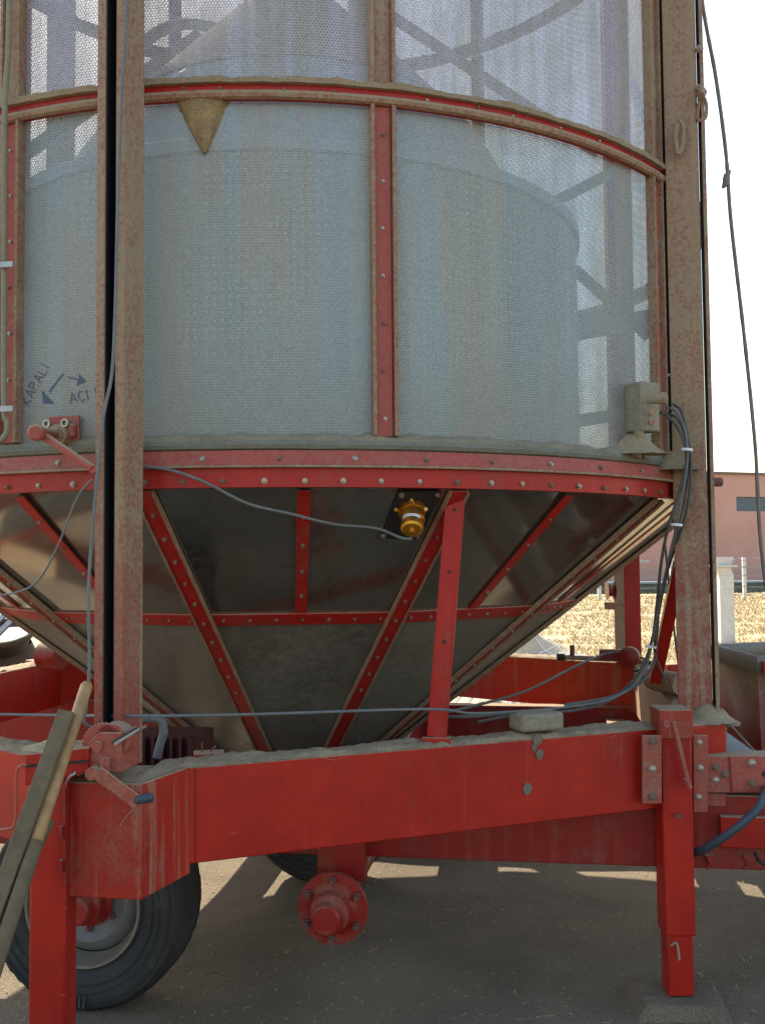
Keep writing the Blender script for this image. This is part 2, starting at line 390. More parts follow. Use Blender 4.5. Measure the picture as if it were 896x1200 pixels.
# cone hopper of twelve flat facets in two tiers
SL = .775
def rc(z): return R-.022-(Z_BAND+.010-z)/SL
Z_CR0, Z_CR1, Z_APEX = 1.285, 1.330, .36
for k in range(12):
    a, c, m_ = D2R(30*k-.5), D2R(30*k+29.5), D2R(30*k+14.5)
    for z0, z1, mt in ((Z_CR1-.02, Z_BAND+.012, 'mirror'), (Z_APEX, Z_CR1-.02, 'mirror_low')):
        b = MB(); r1 = rc(z1); r0 = rc(z0); i1, i0 = r1-.0, r0-.0
        q = [pol(a, r0, z0), pol(c, r0, z0), pol(c, r1, z1), pol(a, r1, z1)]
        nrm = (q[1]-q[0]).cross(q[3]-q[0]).normalized()
        b.prism([v+nrm*0 for v in q], -nrm*.003 if nrm.z > 0 else nrm*-.003)
        b.build('hopper_panel', mt, dryer)
def strip(p0, p1, nrm, w, th, name, mat, bolts=0, parent=dryer, edge=True, bs=.8, t0=.08, t1=.95):
    p0, p1 = Vector(p0), Vector(p1); d = (p1-p0).normalized(); nrm = (Vector(nrm)-d*Vector(nrm).dot(d)).normalized()
    b = MB(); c = nrm*(th/2)
    b.beam(p0+c, p1+c, w, th, nrm); o = b.build(name, mat, parent, .0015)
    x = d.cross(nrm)
    if edge:
        b = MB()
        for s in (-1, 1): b.beam(p0+x*s*(w/2+.003)+nrm*.006, p1+x*s*(w/2+.003)+nrm*.006, .005, .018, nrm)
        b.build('rib_edge', 'red_dusty', o)
    for k in range(bolts):
        t = t0+(t1-t0)*(k+.5)/bolts; bolt(p0.lerp(p1, t)+nrm*th, nrm, o, bs)
    return o
for k in range(12):
    ph = D2R(30*k-.5); fr = k in (0, 1, 2, 11)
    cn = pol(ph, .61, 0)+Vector((0, 0, -.79))
    z1 = Z_BAND; zb = Z_APEX+.02
    o = strip(pol(ph, rc(z1)+.004, z1-.002), pol(ph, rc(zb)+.004, zb), cn, .052, .008, 'hopper_rib', 'red_dark' if k in (11, 2, 3) else 'red_band', 0, edge=True)
    if fr:
        for j in range(13):
            t = .045+j*.052
            if t > .55: break
            p = pol(ph, rc(z1), z1).lerp(pol(ph, rc(zb), zb), t); bolt(p+cn.normalized()*.012, cn, o, .72)
    # short rib in the middle of the facet, upper tier only
    pm = D2R(30*k+14.5); fl = math.cos(D2R(15))
    cn2 = pol(pm, .61, 0)+Vector((0, 0, -.79))
    o2 = strip(pol(pm, rc(Z_BAND)*fl+.012, Z_BAND-.002), pol(pm, rc(Z_CR1)*fl+.004, Z_CR1), cn2, .040, .006, 'hopper_rib', 'red_band', 4 if k in (0, 1, 11) else 0, bs=.72, edge=False)
    # hopper belt segment
    a, c = D2R(30*k-.5), D2R(30*k+29.5)
    zc = (Z_CR0+Z_CR1)/2; rr = rc(zc)
    o3 = strip(pol(a, rr, zc), pol(c, rr, zc), cn2, .064, .007, 'hopper_belt', 'red_band', 7 if k in (11, 0, 1, 2) else 0, bs=.62, edge=False, t0=.03, t1=.99)
b = MB(); b.lathe([(rc(Z_APEX)+.03, .20), (rc(Z_APEX)+.03, .40)], (0, 0, 0), (0, 0, 1), 24); b.build('hopper_outlet', 'red_dark', dryer)

# inner drum and its conical roof
b = MB(); bm = b.bm; uvl = bm.loops.layers.uv.new('uv'); n = 72; ri = 1.30
g = [[bm.verts.new(pol(2*math.pi*i/n, ri, z)) for z in (1.50, 2.943)] for i in range(n)]
for i in range(n):
    f = bm.faces.new((g[i][0], g[(i+1) % n][0], g[(i+1) % n][1], g[i][1]))
    for l, uv in zip(f.loops, ((i, 1.5), (i+1, 1.5), (i+1, 2.943), (i, 2.943))): l[uvl].uv = (uv[0]*2*math.pi*ri/n, uv[1])
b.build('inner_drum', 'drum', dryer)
b = MB(); b.sweep_arc([(1.30, 2.885), (1.315, 2.89), (1.315, 2.935), (1.30, 2.943)], 0, 2*math.pi, 72); b.build('drum_collar', 'drum_blue', dryer)
b = MB(); b.lathe([(1.30, 2.930), (1.10, 2.945), (1.06, 3.08), (.98, 3.24), (.89, 3.38), (.78, 3.50)], (0, 0, 0), (0, 0, 1), 20, False); b.build('inner_cone', 'drum_blue', dryer, smooth=10)
b = MB(); b.lathe([(.800, 3.485), (.785, 3.505), (.27, 4.06), (.20, 4.10), (.20, Z_TOP)], (0, 0, 0), (0, 0, 1), 40, False); b.build('inner_cone_cap', 'drum_dusty', dryer, smooth=30)
# inner braces between the drum and the wall
def ibar(p0, p1, w=.06, mat='red_dusty', name='inner_brace'):
    b = MB(); b.beam(p0, p1, w, .012, (0, 1, .2)); b.build(name, M['ibrace'], dryer)
M['ibrace'] = plain('dusty_grey_brace', (.52, .49, .49), .8, 0, 30, .3, .003, .3)
ibar(P(445, 10, 5.3), P(700, 180, 5.6)); ibar(P(600, 262, 4.4), P(760, 180, 4.9), .05)
ibar(P(672, 315, 4.9), P(760, 395, 4.9), .055); ibar(P(668, 390, 4.7), P(765, 372, 5.0), .09)
ibar(P(650, 497, 4.6), P(765, 480, 4.9), .06); ibar(P(30, 180, 4.6), P(235, 40, 5.3), .07)
ibar(P(330, 95, 3.6), P(295, -40, 3.9), .05)
b = MB(); b.tube(bezier([P(160, 60, 5.0), P(185, 38, 5.1), P(215, 28, 5.2), P(250, 32, 5.3)]), .03, 8); b.build('inner_brace', M['ibrace'], dryer)
# dryer roof, unseen above the picture, added for shading
b = MB(); b.lathe([(R+.05, Z_TOP), (R+.05, Z_TOP+.03), (.35, Z_TOP+.75), (.3, Z_TOP+.85)], (0, 0, 0), (0, 0, 1), 36); b.build('roof', 'steel', dryer, smooth=15)

# ------------------------------------------------ hexagonal chassis
HO, HI, ZB0, ZB1 = 1.98, 1.98-.13, .691, .947
hexes = []
for k in range(6):
    a, c = D2R(60*k), D2R(60*k+60)
    q = [pol(a, HO, ZB0), pol(c, HO, ZB0), pol(c, HI, ZB0), pol(a, HI, ZB0)]
    if k == 0: q[0] = q[0].lerp(q[1], .045); q[3] = q[3].lerp(q[2], .045)
    if k == 5: q[1] = q[1].lerp(q[0], .05); q[2] = q[2].lerp(q[3], .05)
    b = MB(); b.prism(q, (0, 0, ZB1-ZB0)); bo = b.build('frame_beam', {2: 'sunlit_red', 1: 'red_dusty'}.get(k, 'red'), dryer, .004)
    hexes.append(bo)
    # dust lying on the beam
    b = MB(); n = 150; rows = []
    for i in range(n+1):
        t = i/n; o_ = pol(a, HO, 0).lerp(pol(c, HO, 0), t); i_ = pol(a, HI, 0).lerp(pol(c, HI, 0), t)
        if k == 0: o_ = pol(a, HO, 0).lerp(pol(c, HO, 0), .045+.955*t); i_ = pol(a, HI, 0).lerp(pol(c, HI, 0), .045+.955*t)
        row = []
        for j in range(9):
            u = j/8; p = (o_+(o_-i_)*.004).lerp(i_, u)
            h = .010+.010*noise.noise((i*.06, k*3, u*2))+.008*noise.noise((i*.3, k*3, u*5))+.004*noise.noise((i*1.1, k*3, u*9))
            if j in (0, 8): h = .001-max(0, .026*noise.noise((i*.11, 4+k, 2))+.012*noise.noise((i*.6, 4+k, 2)))
            elif j in (1, 7): h *= .8
            row.append(b.bm.verts.new((p.x, p.y, ZB1+h)))
        rows.append(row)
    for r0, r1 in zip(rows, rows[1:]):
        for j in range(8): b.bm.faces.new((r0[j], r0[j+1], r1[j+1], r1[j]))
    b.build('dust_layer', 'dust', bo)
def onbeam(px, py, off=0):
    d_ = HO*math.cos(D2R(30)); nrm = pol(D2R(30), 1, 0); o_ = RI @ Vector((0, 0, EYE)); rr_ = RI.to_3x3() @ ray(px, py)
    return o_+rr_*((nrm*(d_+off)-o_).dot(nrm)/rr_.dot(nrm))
# weld seams on the front beam
b = MB()
q1 = onbeam(229, 950); b.tube([Vector((q1.x, q1.y, ZB0+.002)), Vector((q1.x, q1.y, ZB1-.002))], .0022, 6)
b.build('weld_seam', 'red_dark', hexes[0]); b = MB()
for px in (229,):
    p = P(px, 950, 2.70); q = pol(0, HO, 0).lerp(pol(D2R(60), HO, 0), .075)
    b.tube([Vector((q.x, q.y-.001, ZB0+.002)), Vector((q.x, q.y-.001, ZB1-.002))], .0025, 6)
b.build('weld_seam', 'red_dark', hexes[0])

# posts ---------------------------------------------------------------
def loop_at(c, pts, rot):
    Rz = Matrix.Rotation(rot, 3, 'Z'); return [Vector((c[0], c[1], 0))+Rz @ Vector((x, y, 0)) for x, y in pts]
def post(c, rot, z0, z1, prof, name='post', mat='post'):
    b = MB(); L = loop_at(c, prof, rot); b.prism([Vector((v.x, v.y, z0)) for v in L], (0, 0, z1-z0)); return b.build(name, mat, dryer, .003)
ZP = 6.2
# corner post nearest the viewer: flange, dark slot, chamfered main leg
pc0 = P(137, 500, 2.62)
pA = post((pc0.x, pc0.y), D2R(0), .96, ZP, [(-.060, 0), (-.036, 0), (-.036, .085), (-.060, .085)])
pB = post((pc0.x, pc0.y), 0, .96, ZP, [(-.006, 0), (.019, 0), (.034, .100), (-.006, .100)])
b = MB(); b.box((pc0.x-.021, pc0.y+.092, (ZP+.96)/2), (.070, .012, ZP-.96)); b.build('post_back', 'slot', pA)
b = MB()
b.box((pc0.x-.0345, pc0.y+.046, (ZP+.96)/2), (.002, .084, ZP-.97)); b.box((pc0.x-.0075, pc0.y+.046, (ZP+.96)/2), (.002, .084, ZP-.97)); b.build('post_slot', 'slot', pA)
# thick dust crust on the post near the hoop
tubeobj('post_dust', [P(163, y, 2.70)+Vector((.0, .004, 0)) for y in (30, 60, 95, 130, 165)], [.010]*41, 'dust', pB, 8, 10)
# second front post
pc1 = P(806, 500, 3.42)
vdir = math.atan2(pc1.y-(RI @ Vector((0, 0, 0))).y, pc1.x-(RI @ Vector((0, 0, 0))).x)-math.pi/2
pR = post((pc1.x, pc1.y), vdir, .965, ZP, [(-.056, 0), (.050, 0), (.056, .006), (.056, .09), (-.056, .09)])
b = MB(); L = loop_at((pc1.x, pc1.y), [(.058, .03), (.066, .03), (.066, .09), (.058, .09)], vdir); b.prism([Vector((v.x, v.y, .97)) for v in L], (0, 0, ZP-.97)); b.build('post_slot', 'slot', pR)
b = MB(); L = loop_at((pc1.x, pc1.y), [(.067, 0), (.080, 0), (.080, .09), (.067, .09)], vdir); b.prism([Vector((v.x, v.y, .965)) for v in L], (0, 0, ZP-.965)); b.build('post_flange', 'red_dusty', pR, .002)
b = MB()
for i in range(2): pass
b.lathe([(.016, 0), (.016, .03), (.010, .035)], P(834, 565, 3.42), (1, 0, 0), 10); b.build('post_bolt', 'bolt_red', pR)
# shackle and hook hanging on the second post
b = MB(); b.tube(bezier([P(817, 103, 3.4), P(823, 108, 3.38), P(820, 112, 3.36)], 5), .014, 8); b.build('eye_bolt', 'red_dusty', pR)
b = MB(); b.tube(bezier([P(822, 110, 3.4), P(827, 122, 3.4), P(826, 138, 3.4), P(818, 141, 3.4), P(817, 132, 3.4), P(819, 118, 3.4)], 6), .006, 8)
b.build('shackle', 'red_dusty', pR)
b = MB(); b.tube(bezier([P(815, 56, 3.4), P(822, 60, 3.4)], 3), .012, 8); b.build('peg', 'red_dusty', pR)
b = MB()
b.tube(bezier([P(795, 140, 3.40), P(800, 150, 3.39), P(799, 170, 3.39), P(794, 180, 3.39), P(791, 160, 3.39), P(793, 145, 3.39)], 6), .008, 6)
b.build('dust_scab', 'dust', pR)
# the remaining four posts of the hexagon
for a in (120, 180, 240, 300):
    c = pol(D2R(a), 1.885, 0)
    if a == 120: c = P(735, 700, 5.25); c.y += .05
    post((c.x, c.y), 0 if a == 120 else D2R(a), .95, ZP, [(-.065, -.05), (.065, -.05), (.065, .05), (-.065, .05)], mat='post' if a != 120 else 'red')
cb_ = P(735, 700, 5.25)
b = MB(); b.box((cb_.x-.045, cb_.y-.011, 1.45), (.050, .018, .95)); b.build('post_web', 'dust', dryer)
b = MB(); b.lathe([(.045, -.02), (.05, -.02), (.03, -.008), (.03, .008), (.05, .02), (.045, .022)], P(715, 692, 5.2), (1, .15, 0), 20)
pul = b.build('pulley', 'red_dark', dryer)
b = MB(); b.box(P(716, 710, 5.2), (.07, .06, .035)); b.build('pulley_bracket', 'red_dusty', pul, .003)
# brace down to the beam from the second post
b = MB(); b.beam(P(767, 797, 3.95), P(796, 662, 3.60), .045, .045, (0, 1, 0)); b.build('brace', 'red', dryer, .003)
# channel strut from the lower band to the front beam
st0, st1 = P(535, 561, 2.98), P(511, 864, 3.02)
b = MB(); dz = (st1-st0).normalized(); xx = dz.cross(Vector((0, 1, 0))).normalized(); 
b.beam(st0, st1, .050, .005, (0, -1, 0))
for s in (-1, 1): b.beam(st0+xx*s*.0265+Vector((0, .015, 0)), st1+xx*s*.0265+Vector((0, .015, 0)), .004, .036, (0, -1, 0))
stt = b.build('strut', 'red_band', dryer, .001)
for t, s_ in ((.055, 1.6), (.12, .5), (.36, .5), (.63, .5)):
    p = st0.lerp(st1, t)+Vector((0, -.0035, 0)); b = MB()
    if t < .06: b.box(p, (.030, .003, .018)); b.build('strut_slot', 'slot', stt)
    else: b.lathe([(.005, -.001), (.005, .002)], p, (0, -1, 0), 10); b.build('strut_hole', 'slot', stt)
b = MB(); b.box(st1+Vector((.0, .0, -.035)), (.085, .02, .07)); b.build('strut_foot', 'red', dryer, .002)

# ------------------------------------------------ corner block and winch
blk = P(120, 970, 2.52)
b = MB(); hw = .102
b.prism([(blk.x-hw, blk.y, .665), (blk.x+hw, blk.y, .665), (blk.x+hw+.05, blk.y+.22, .665), (blk.x-hw, blk.y+.22, .665)], (0, 0, .285))
cb2 = b.build('corner_block', 'block', dryer, .004)
# dust on top of the block
b = MB(); rows = []
for i in range(25):
    row = []
    for j in range(13):
        x = blk.x-hw+.004+(2*hw-.008+.04*j/12)*i/24; y = blk.y+.004+.20*j/12
        e = min(i, 24-i, j, 12-j)/4; h = min(1, e)*(.014+.012*noise.noise((x*22, y*22, 1)))
        row.append(b.bm.verts.new((x, y, .951+h)))
    rows.append(row)
for r0, r1 in zip(rows, rows[1:]):
    for j in range(12): b.bm.faces.new((r0[j], r1[j], r1[j+1], r0[j+1]))
b.build('dust_layer', 'dust', cb2)
# winch: toothed wheel, housing, crank
wc = P(121, 874, 2.50)
prof = []
b = MB(); nT = 36; vs = []
for k in range(nT*2):
    a = k*math.pi/nT; r = .058 if k % 2 else .053; vs.append(wc+Vector((r*math.cos(a), 0, r*math.sin(a))))
b.prism(vs, (0, .010, 0)); win = b.build('winch_gear', 'red_pink', dryer, .001)
b = MB(); b.prism([wc+Vector((x, -.012, z)) for x, z in ((-.030, -.062), (.050, -.062), (.050, .035), (.0, .035), (-.012, .030), (-.030, .012), (-.036, -.010))], (0, .008, 0))
b.prism([wc+Vector((x, -.012, z)) for x, z in ((.046, -.062), (.052, -.062), (.052, .035), (.046, .035))], (0, .10, 0)); b.build('winch_plate', 'red_pink', win, .002)
b = MB(); b.lathe([(.014, -.02), (.014, .02)], wc+Vector((-.008, 0, .0)), (0, -1, 0), 14); b.lathe([(.045, 0), (.045, .05)], wc+Vector((.02, .0, .01)), (0, 1, 0), 20); b.build('winch_drum', 'red_pink', win, .001)
b = MB(); b.beam(P(122, 912, 2.47), P(124, 888, 2.47), .022, .012, (0, 1, 0)); b.lathe([(.016, -.012), (.016, .02)], P(111, 905, 2.47), (0, -1, 0), 14)
b.build('winch_axle', 'red_pink', win)
b = MB(); c0, c1 = P(114, 905, 2.45), P(163, 942, 2.45); b.beam(c0, c1, .006, .034, (0, 0, 1)); crk = b.build('winch_crank', 'red_pink', dryer, .002)
g0, g1 = P(158, 938, 2.45), P(180, 934, 2.45)
b = MB(); dd = (g1-g0).normalized(); b.tube([g0, g0+dd*.008, g0+dd*.03, g1-dd*.004, g1], [.007, .011, .0125, .011, .006], 12); b.build('grip', M['hose'], crk)
b = MB(); b.poly([P(130, 869, 2.45), P(160, 852, 2.50), P(164, 855, 2.52), P(134, 873, 2.47)], [(0, 1, 2, 3)]); b.prism([P(134, 870, 2.45), P(163, 853, 2.5), P(163, 856, 2.5), P(134, 874, 2.45)], (0, .05, -.0)); b.build('winch_guard', 'steel', win)
tubeobj('bent_wire', [P(158, 947, 2.505), P(151, 954, 2.50), P(144, 962, 2.50), P(141, 968, 2.50)], .0012, 'pipe', win, 5, 4)
# small catch on the block
b = MB(); b.tube(bezier([P(78, 918, 2.5), P(82, 910, 2.48), P(88, 906, 2.48), P(90, 897, 2.5), P(103, 893, 2.5)], 5), .004, 6); b.build('catch', 'steel', cb2)

# ------------------------------------------------ jack legs
def jack(px0, px1, ytop, D, zfoot, inner, cap_w, mat='red', sleeve_end=None):
    a, c = P(px0, 1000, D), P(px1, 1000, D); w = (c-a).length; m_ = (a+c)/2
    d = (c-a).normalized(); rot = math.atan2(d.y, d.x); zt = P(px0, ytop, D).z
    top = P((px0+px1)/2, ytop, D)
    b = MB(); L = loop_at((m_.x, m_.y), [(-w/2, 0), (w/2, 0), (w/2, w), (-w/2, w)], rot)
    ze = sleeve_end if sleeve_end is not None else .3
    b.prism([Vector((v.x, v.y, ze)) for v in L], (0, 0, zt-ze)); o = b.build('jack_leg', mat, dryer, .006)
    b = MB(); k = inner; L = loop_at((m_.x, m_.y), [(-w/2*k, w*.06), (w/2*k, w*.06), (w/2*k, w*.9), (-w/2*k, w*.9)], rot)
    b.prism([Vector((v.x, v.y, zfoot)) for v in L], (0, 0, ze-zfoot+.02)); b.build('leg_extension', mat, o, .005)
    return o, m_, rot, w, zt
j1, m1, r1, w1, zt1 = jack(777, 813, 833, 3.22, .112, .84, 0, 'red', P(798, 1098, 3.22).z)
# wide rusty cap sleeve round the top of this leg
b = MB(); L = loop_at((m1.x, m1.y), [(-w1*.55, -.010), (w1*.53, -.010), (w1*.53, w1*1.1), (-w1*.55, w1*1.1)], r1)
b.prism([Vector((v.x, v.y, zt1-.088)) for v in L], (0, 0, .092)); b.build('leg_collar', 'block', j1, .003)
b = MB(); b.beam(P(789, 846, 3.17), P(807, 921, 3.17), .012, .020, (0, -1, 0)); b.lathe([(.010, 0), (.010, .02)], P(780, 848, 3.19), (0, -1, 0), 10); b.tube([P(803, 912, 3.16), P(808, 924, 3.16)], .0085, 8); b.build('lock_lever', 'red_pink', j1)
b = MB(); b.lathe([(.009, 0), (.009, .008)], P(794, 956, 3.2), (0, -1, 0), 10); b.build('leg_pin', 'bolt_red', j1)
tubeobj('leg_pin', [P(786, 1108, 3.215), P(792, 1105, 3.205), P(795, 1120, 3.205), P(795, 1125, 3.205)], .004, 'dust', j1, 6, 4)
# flange plates bolted beside the leg
def plate(p0, p1, y0, y1, D, name='bracket_plate', mat='red_dusty', th=.012, parent=dryer):
    b = MB(); a, c = P(p0, y0, D), P(p1, y0, D); e, f = P(p0, y1, D), P(p1, y1, D)
    b.prism([a, c, f, e], RI.to_3x3() @ Vector((0, th, 0))); return b.build(name, mat, parent, .002)
pl1 = plate(752, 775, 862, 942, 3.20, mat='red_pink'); pl2 = plate(812, 829, 862, 952, 3.27, mat='red_pink')
for px, py in ((764, 868), (764, 901), (764, 933)): bolt(P(px, py, 3.20), (0, -1, 0), pl1, 1.2)
for px, py in ((819, 870), (820, 900), (818, 934)): bolt(P(px, py, 3.27), (0, -1, 0), pl2, 1.1)
# arm plate to the drawbar
arm = plate(827, 1100, 886, 929, 3.30, 'drawbar_arm', 'red_pink', .10)
for px, py in ((838, 899), (838, 914), (849, 907), (880, 894), (881, 918)): bolt(P(px, py, 3.30), (0, -1, 0), arm, 1.25)
b = MB(); b.lathe([(.009, -.001), (.009, .003)], P(895, 907, 3.3), (0, -1, 0), 12); b.build('arm_hole', 'slot', arm)
b = MB(); b.beam(P(854, 887, 3.297), P(857, 929, 3.297), .004, .004, (0, 1, 0)); b.build('weld_seam', 'red_dark', arm)
plate(812, 850, 930, 945, 3.32, 'gusset', 'red_pink', .03)
# post socket behind the arm, with dust on top
b = MB(); sk = P(839, 868, 3.36); b.prism([P(829, 850, 3.36), P(851, 848, 3.4), P(851, 888, 3.4), P(829, 888, 3.36)], (0.02, .16, 0)); so = b.build('post_socket', 'red_pink', dryer, .006)
def mound(c, rx, ry, h, name, mat, parent, n=20, seed=0, rot=0):
    b = MB(); rows = []
    for i in range(n+1):
        row = []
        for j in range(n+1):
            u, v = -1+2*i/n, -1+2*j/n; q = math.sqrt(u*u+v*v)
            z = h*(max(0, 1-q)**.9 if n >= 44 else (.5+.5*math.cos(math.pi*min(1, q))))*(1+.35*noise.noise((u*3+seed, v*3, 2)))+.10*h*noise.noise((u*9+seed, v*9, 2))*(q < 1)
            x, y = u*rx, v*ry; x, y = x*math.cos(rot)-y*math.sin(rot), x*math.sin(rot)+y*math.cos(rot)
            row.append(b.bm.verts.new((c[0]+x, c[1]+y, c[2]+(z if q < 1 else -.02*h))))
        rows.append(row)
    for r0, r_ in zip(rows, rows[1:]):
        for j in range(n):
            i = rows.index(r0)
            if sum(math.hypot(-1+2*(i+a)/n, -1+2*(j+c_)/n) > 1.02 for a in (0, 1) for c_ in (0, 1)) <= 1: b.bm.faces.new((r0[j], r_[j], r_[j+1], r0[j+1]))
    return b.build(name, mat, parent, smooth=60)
c = P(826, 846, 3.44); mound((c.x, c.y, ZB1+.0), .10, .11, .065, 'dust_layer', 'dust', so, seed=3)
c = P(842, 850, 3.46); mound((c.x, c.y, .935), .07, .10, .045, 'dust_layer', 'dust', so, seed=5)
# dust shelf between the arm and the hopper
b = MB(); b.poly([P(851, 858, 3.75), P(900, 893, 3.42), P(960, 893, 3.42), P(960, 930, 3.42), P(851, 888, 3.42)], [(0, 1, 2, 3, 4)]); b.prism([P(851, 860, 3.8), P(893, 887, 3.40), P(853, 888, 3.40)], (0, 0, -.03)); b.build('dust_shelf', plain('pale_grey_dust', (.33, .32, .30), .95, 0, 60, .6, .004, .3), dryer)

# the nearest jack leg
j2, m2, r2, w2, zt2 = jack(35, 78, 905, 2.50, .04, .85, 0, 'red', .18)
b = MB(); k0 = P(30, 879, 2.53); 
b.prism([P(29, 884, 2.48), P(104, 876, 2.48), P(104, 905, 2.48), P(29, 921, 2.48)], (0, .16, 0)); cap = b.build('leg_head', 'red', j2, .003)
b = MB(); b.beam(P(30, 898, 2.478), P(104, 892, 2.478), .004, .006, (0, 0, 1)); b.build('leg_groove', 'slot', cap)
gm = []
c = P(66, 872, 2.56); o = mound((c.x, c.y, P(66, 880, 2.50).z), .085, .075, .020, 'spilled_grain', 'dust_grain', cap, seed=8)
b = MB(); b.tube(bezier([P(31, 897, 2.47), P(24, 898, 2.46), P(20, 906, 2.46), P(19, 935, 2.46), P(18, 962, 2.46), P(12, 971, 2.46), P(-20, 974, 2.46)], 6), .0035, 8); b.build('latch_rod', 'red_pink', j2)
b = MB(); b.beam(P(34, 925, 2.47), P(36, 1010, 2.47), .004, .004, (0, 1, 0)); b.build('weld_seam', 'red_dusty', j2)
b = MB(); b.beam(P(77, 922, 2.50), P(78, 1036, 2.50), .008, .02, (0, -1, 0)); b.box(P(73, 975, 2.49), (.008, .02, .03)); b.box(P(73, 1015, 2.49), (.008, .02, .03)); b.build('leg_hinge', 'red_dark', j2)
# jack legs on the far corners
for a in (180, 240, 300, 120):
    c = pol(D2R(a), 2.08, 0); b = MB(); b.box((c.x, c.y, .47), (.10, .10, .94), Matrix.Rotation(D2R(a), 3, 'Z')); b.build('jack_leg', 'red_dark', dryer, .005)

# ------------------------------------------------ chassis rails, axles, hubs, wheels
for y in (-.99, .99):
    b = MB(); b.box((.55, y, .478+.12), (5.2, .10, .24)); b.build('chassis_rail', 'red_dark', dryer, .004)
for x in (-.6, .436, 1.5):
    b = MB(); b.box((x, 0, .60), (.10, 1.9, .12)); b.build('cross_member', 'red_dark', dryer, .004)
def lug_ring(c, r, n, parent, s, ph=0):
    for k in range(n):
        a = ph+k*2*math.pi/n; b = MB(); p = Vector(c)+Vector((r*math.cos(a), 0, r*math.sin(a)))
        b.lathe([(.014*s, .0), (.014*s, .014), (.009*s, .0145), (.008*s, .026)], p, (0, -1, 0), 6); b.build('wheel_nut', 'bolt_red', parent)
def hub(x, y, z, s=-1, nuts=True, flange=.113):
    b = MB(); b.lathe([(flange, 0), (flange, .018), (.082, .020), (.066, .035), (.062, .075), (.050, .082), (.047, .088), (.046, .125), (.040, .132), (.0, .133)], (x, y, z), (0, s, 0), 40)
    o = b.build('hub', 'red_hub', dryer, .0)
    if nuts: lug_ring((x, y+s*.018, z), .092, 6, o, 1, .5)
    return o
hz = .392
h2 = hub(.436, -1.30, hz)
b = MB(); b.prism([(.436-.075, -1.20, .44), (.436+.085, -1.20, .44), (.436+.085, -1.20, .60), (.436-.075, -1.20, .60)], (0, .06, 0)); b.build('axle_carrier', 'red_dark', dryer, .004)
for x in (.436, -.388):
    b = MB(); b.lathe([(.045, -1.28), (.045, 1.28)], (x, 0, hz), (0, 1, 0), 16); b.build('axle', 'red_dark', dryer)
def tyre_mat():
    t = NT('worn_tyre_rubber'); n1 = t.noise(30, 5, .7); n2 = t.noise(5, 5, .6)
    col = t.mix(t.math('MULTIPLY', t.ramp(n2, .42, .72), .38), (.016, .016, .017), (.09, .08, .065))
    return t.fin(t.bsdf(t.mix(t.math('MULTIPLY', t.ramp(n1, .62, .72), .5), col, (.20, .18, .14)), .75, 0, t.bump(n1, .3, .003)))
M['tyre'] = tyre_mat()
M['rim'] = plain('grey_painted_rim', (.17, .18, .20), .55, .1, 30, .3, .002, .25, (.19, .17, .14))
M['rim_dust'] = plain('dusty_rim_well', (.22, .185, .14), .9, 0, 50, .5, .003, .3)
def wheel(x, y, z, s=-1, r=.342, w=.215, rr=.192):
    b = MB(); n = 96
    prof = [(rr, .0), (rr+.012, -.006), (rr+.03, .004), (r*.80, .018), (r*.93, .008), (r*.965, -.004), (r*.985, -.022), (r, -.04), (r+.002, -w/2), (r, -w+.04), (r*.96, -w-.0), (r*.80, -w-.02), (rr, -w+.0)]
    axis = Vector((0, s, 0)); c = Vector((x, y, z)); X = Vector((1, 0, 0)); Y = Vector((0, 0, 1)); rings = []
    for i, (q, t_) in enumerate(prof):
        row = []
        for k in range(n):
            a = k*2*math.pi/n; qq = q
            if 5 <= i <= 10 and (k+i) % 2: qq -= .006
            row.append(b.bm.verts.new(c+axis*t_+(X*math.cos(a)+Y*math.sin(a))*qq))
        rings.append(row)
    for a_, b2 in zip(rings, rings[1:]):
        for k in range(n): b.bm.faces.new((a_[k], a_[(k+1) % n], b2[(k+1) % n], b2[k]))
    wh = empty('wheel'); wh.parent = dryer
    ty = b.build('tyre', 'tyre', wh)
    for q in (.27, .302, .245):
        b = MB(); b.lathe([(q-.002, .015), (q, .0175+(.004 if q == .27 else .0)), (q+.002, .015)], c, axis, 64, False); b.build('sidewall_ring', 'tyre', ty)
    b = MB(); b.lathe([(rr+.006, -.004), (rr+.004, .004), (rr-.004, .002), (rr-.010, -.030), (rr-.022, -.075)], c, axis, 64, False); b.build('rim', 'rim_dust', wh)
    b = MB(); b.lathe([(rr-.024, -.078), (rr-.040, -.055), (rr-.065, -.040), (.105, -.062), (.080, -.070), (.0, -.070)], c, axis, 56, False); ds = b.build('wheel_disc', 'rim', wh)
    return wh, ds
wx, wy = -.372, -1.395
wh, ds = wheel(wx, wy, .392)
lug_ring((wx, wy+.068, .39), .088, 6, ds, .9, .52)
hub(wx, wy+.075, .392, -1, False, .075)
wheel(.12, -.05, .392)
wheel(-.388, 1.30, .392, 1)
wheel(.436, 1.30, .392, 1)
# stencilled marks worn into the sidewall
b = MB()
for k in range(4):
    a = D2R(-96+k*3.2); p = Vector((wx, wy-.016, .392)); r_ = .292
    b.box(p+Vector((r_*math.cos(a), -.003, r_*math.sin(a))), (.007, .004, .042), Matrix.Rotation(-(a+math.pi/2)+.25*(k % 2), 3, 'Y'))
b.build('sidewall_mark', plain('scuffed_rubber', (.05, .05, .048), .8), wh)

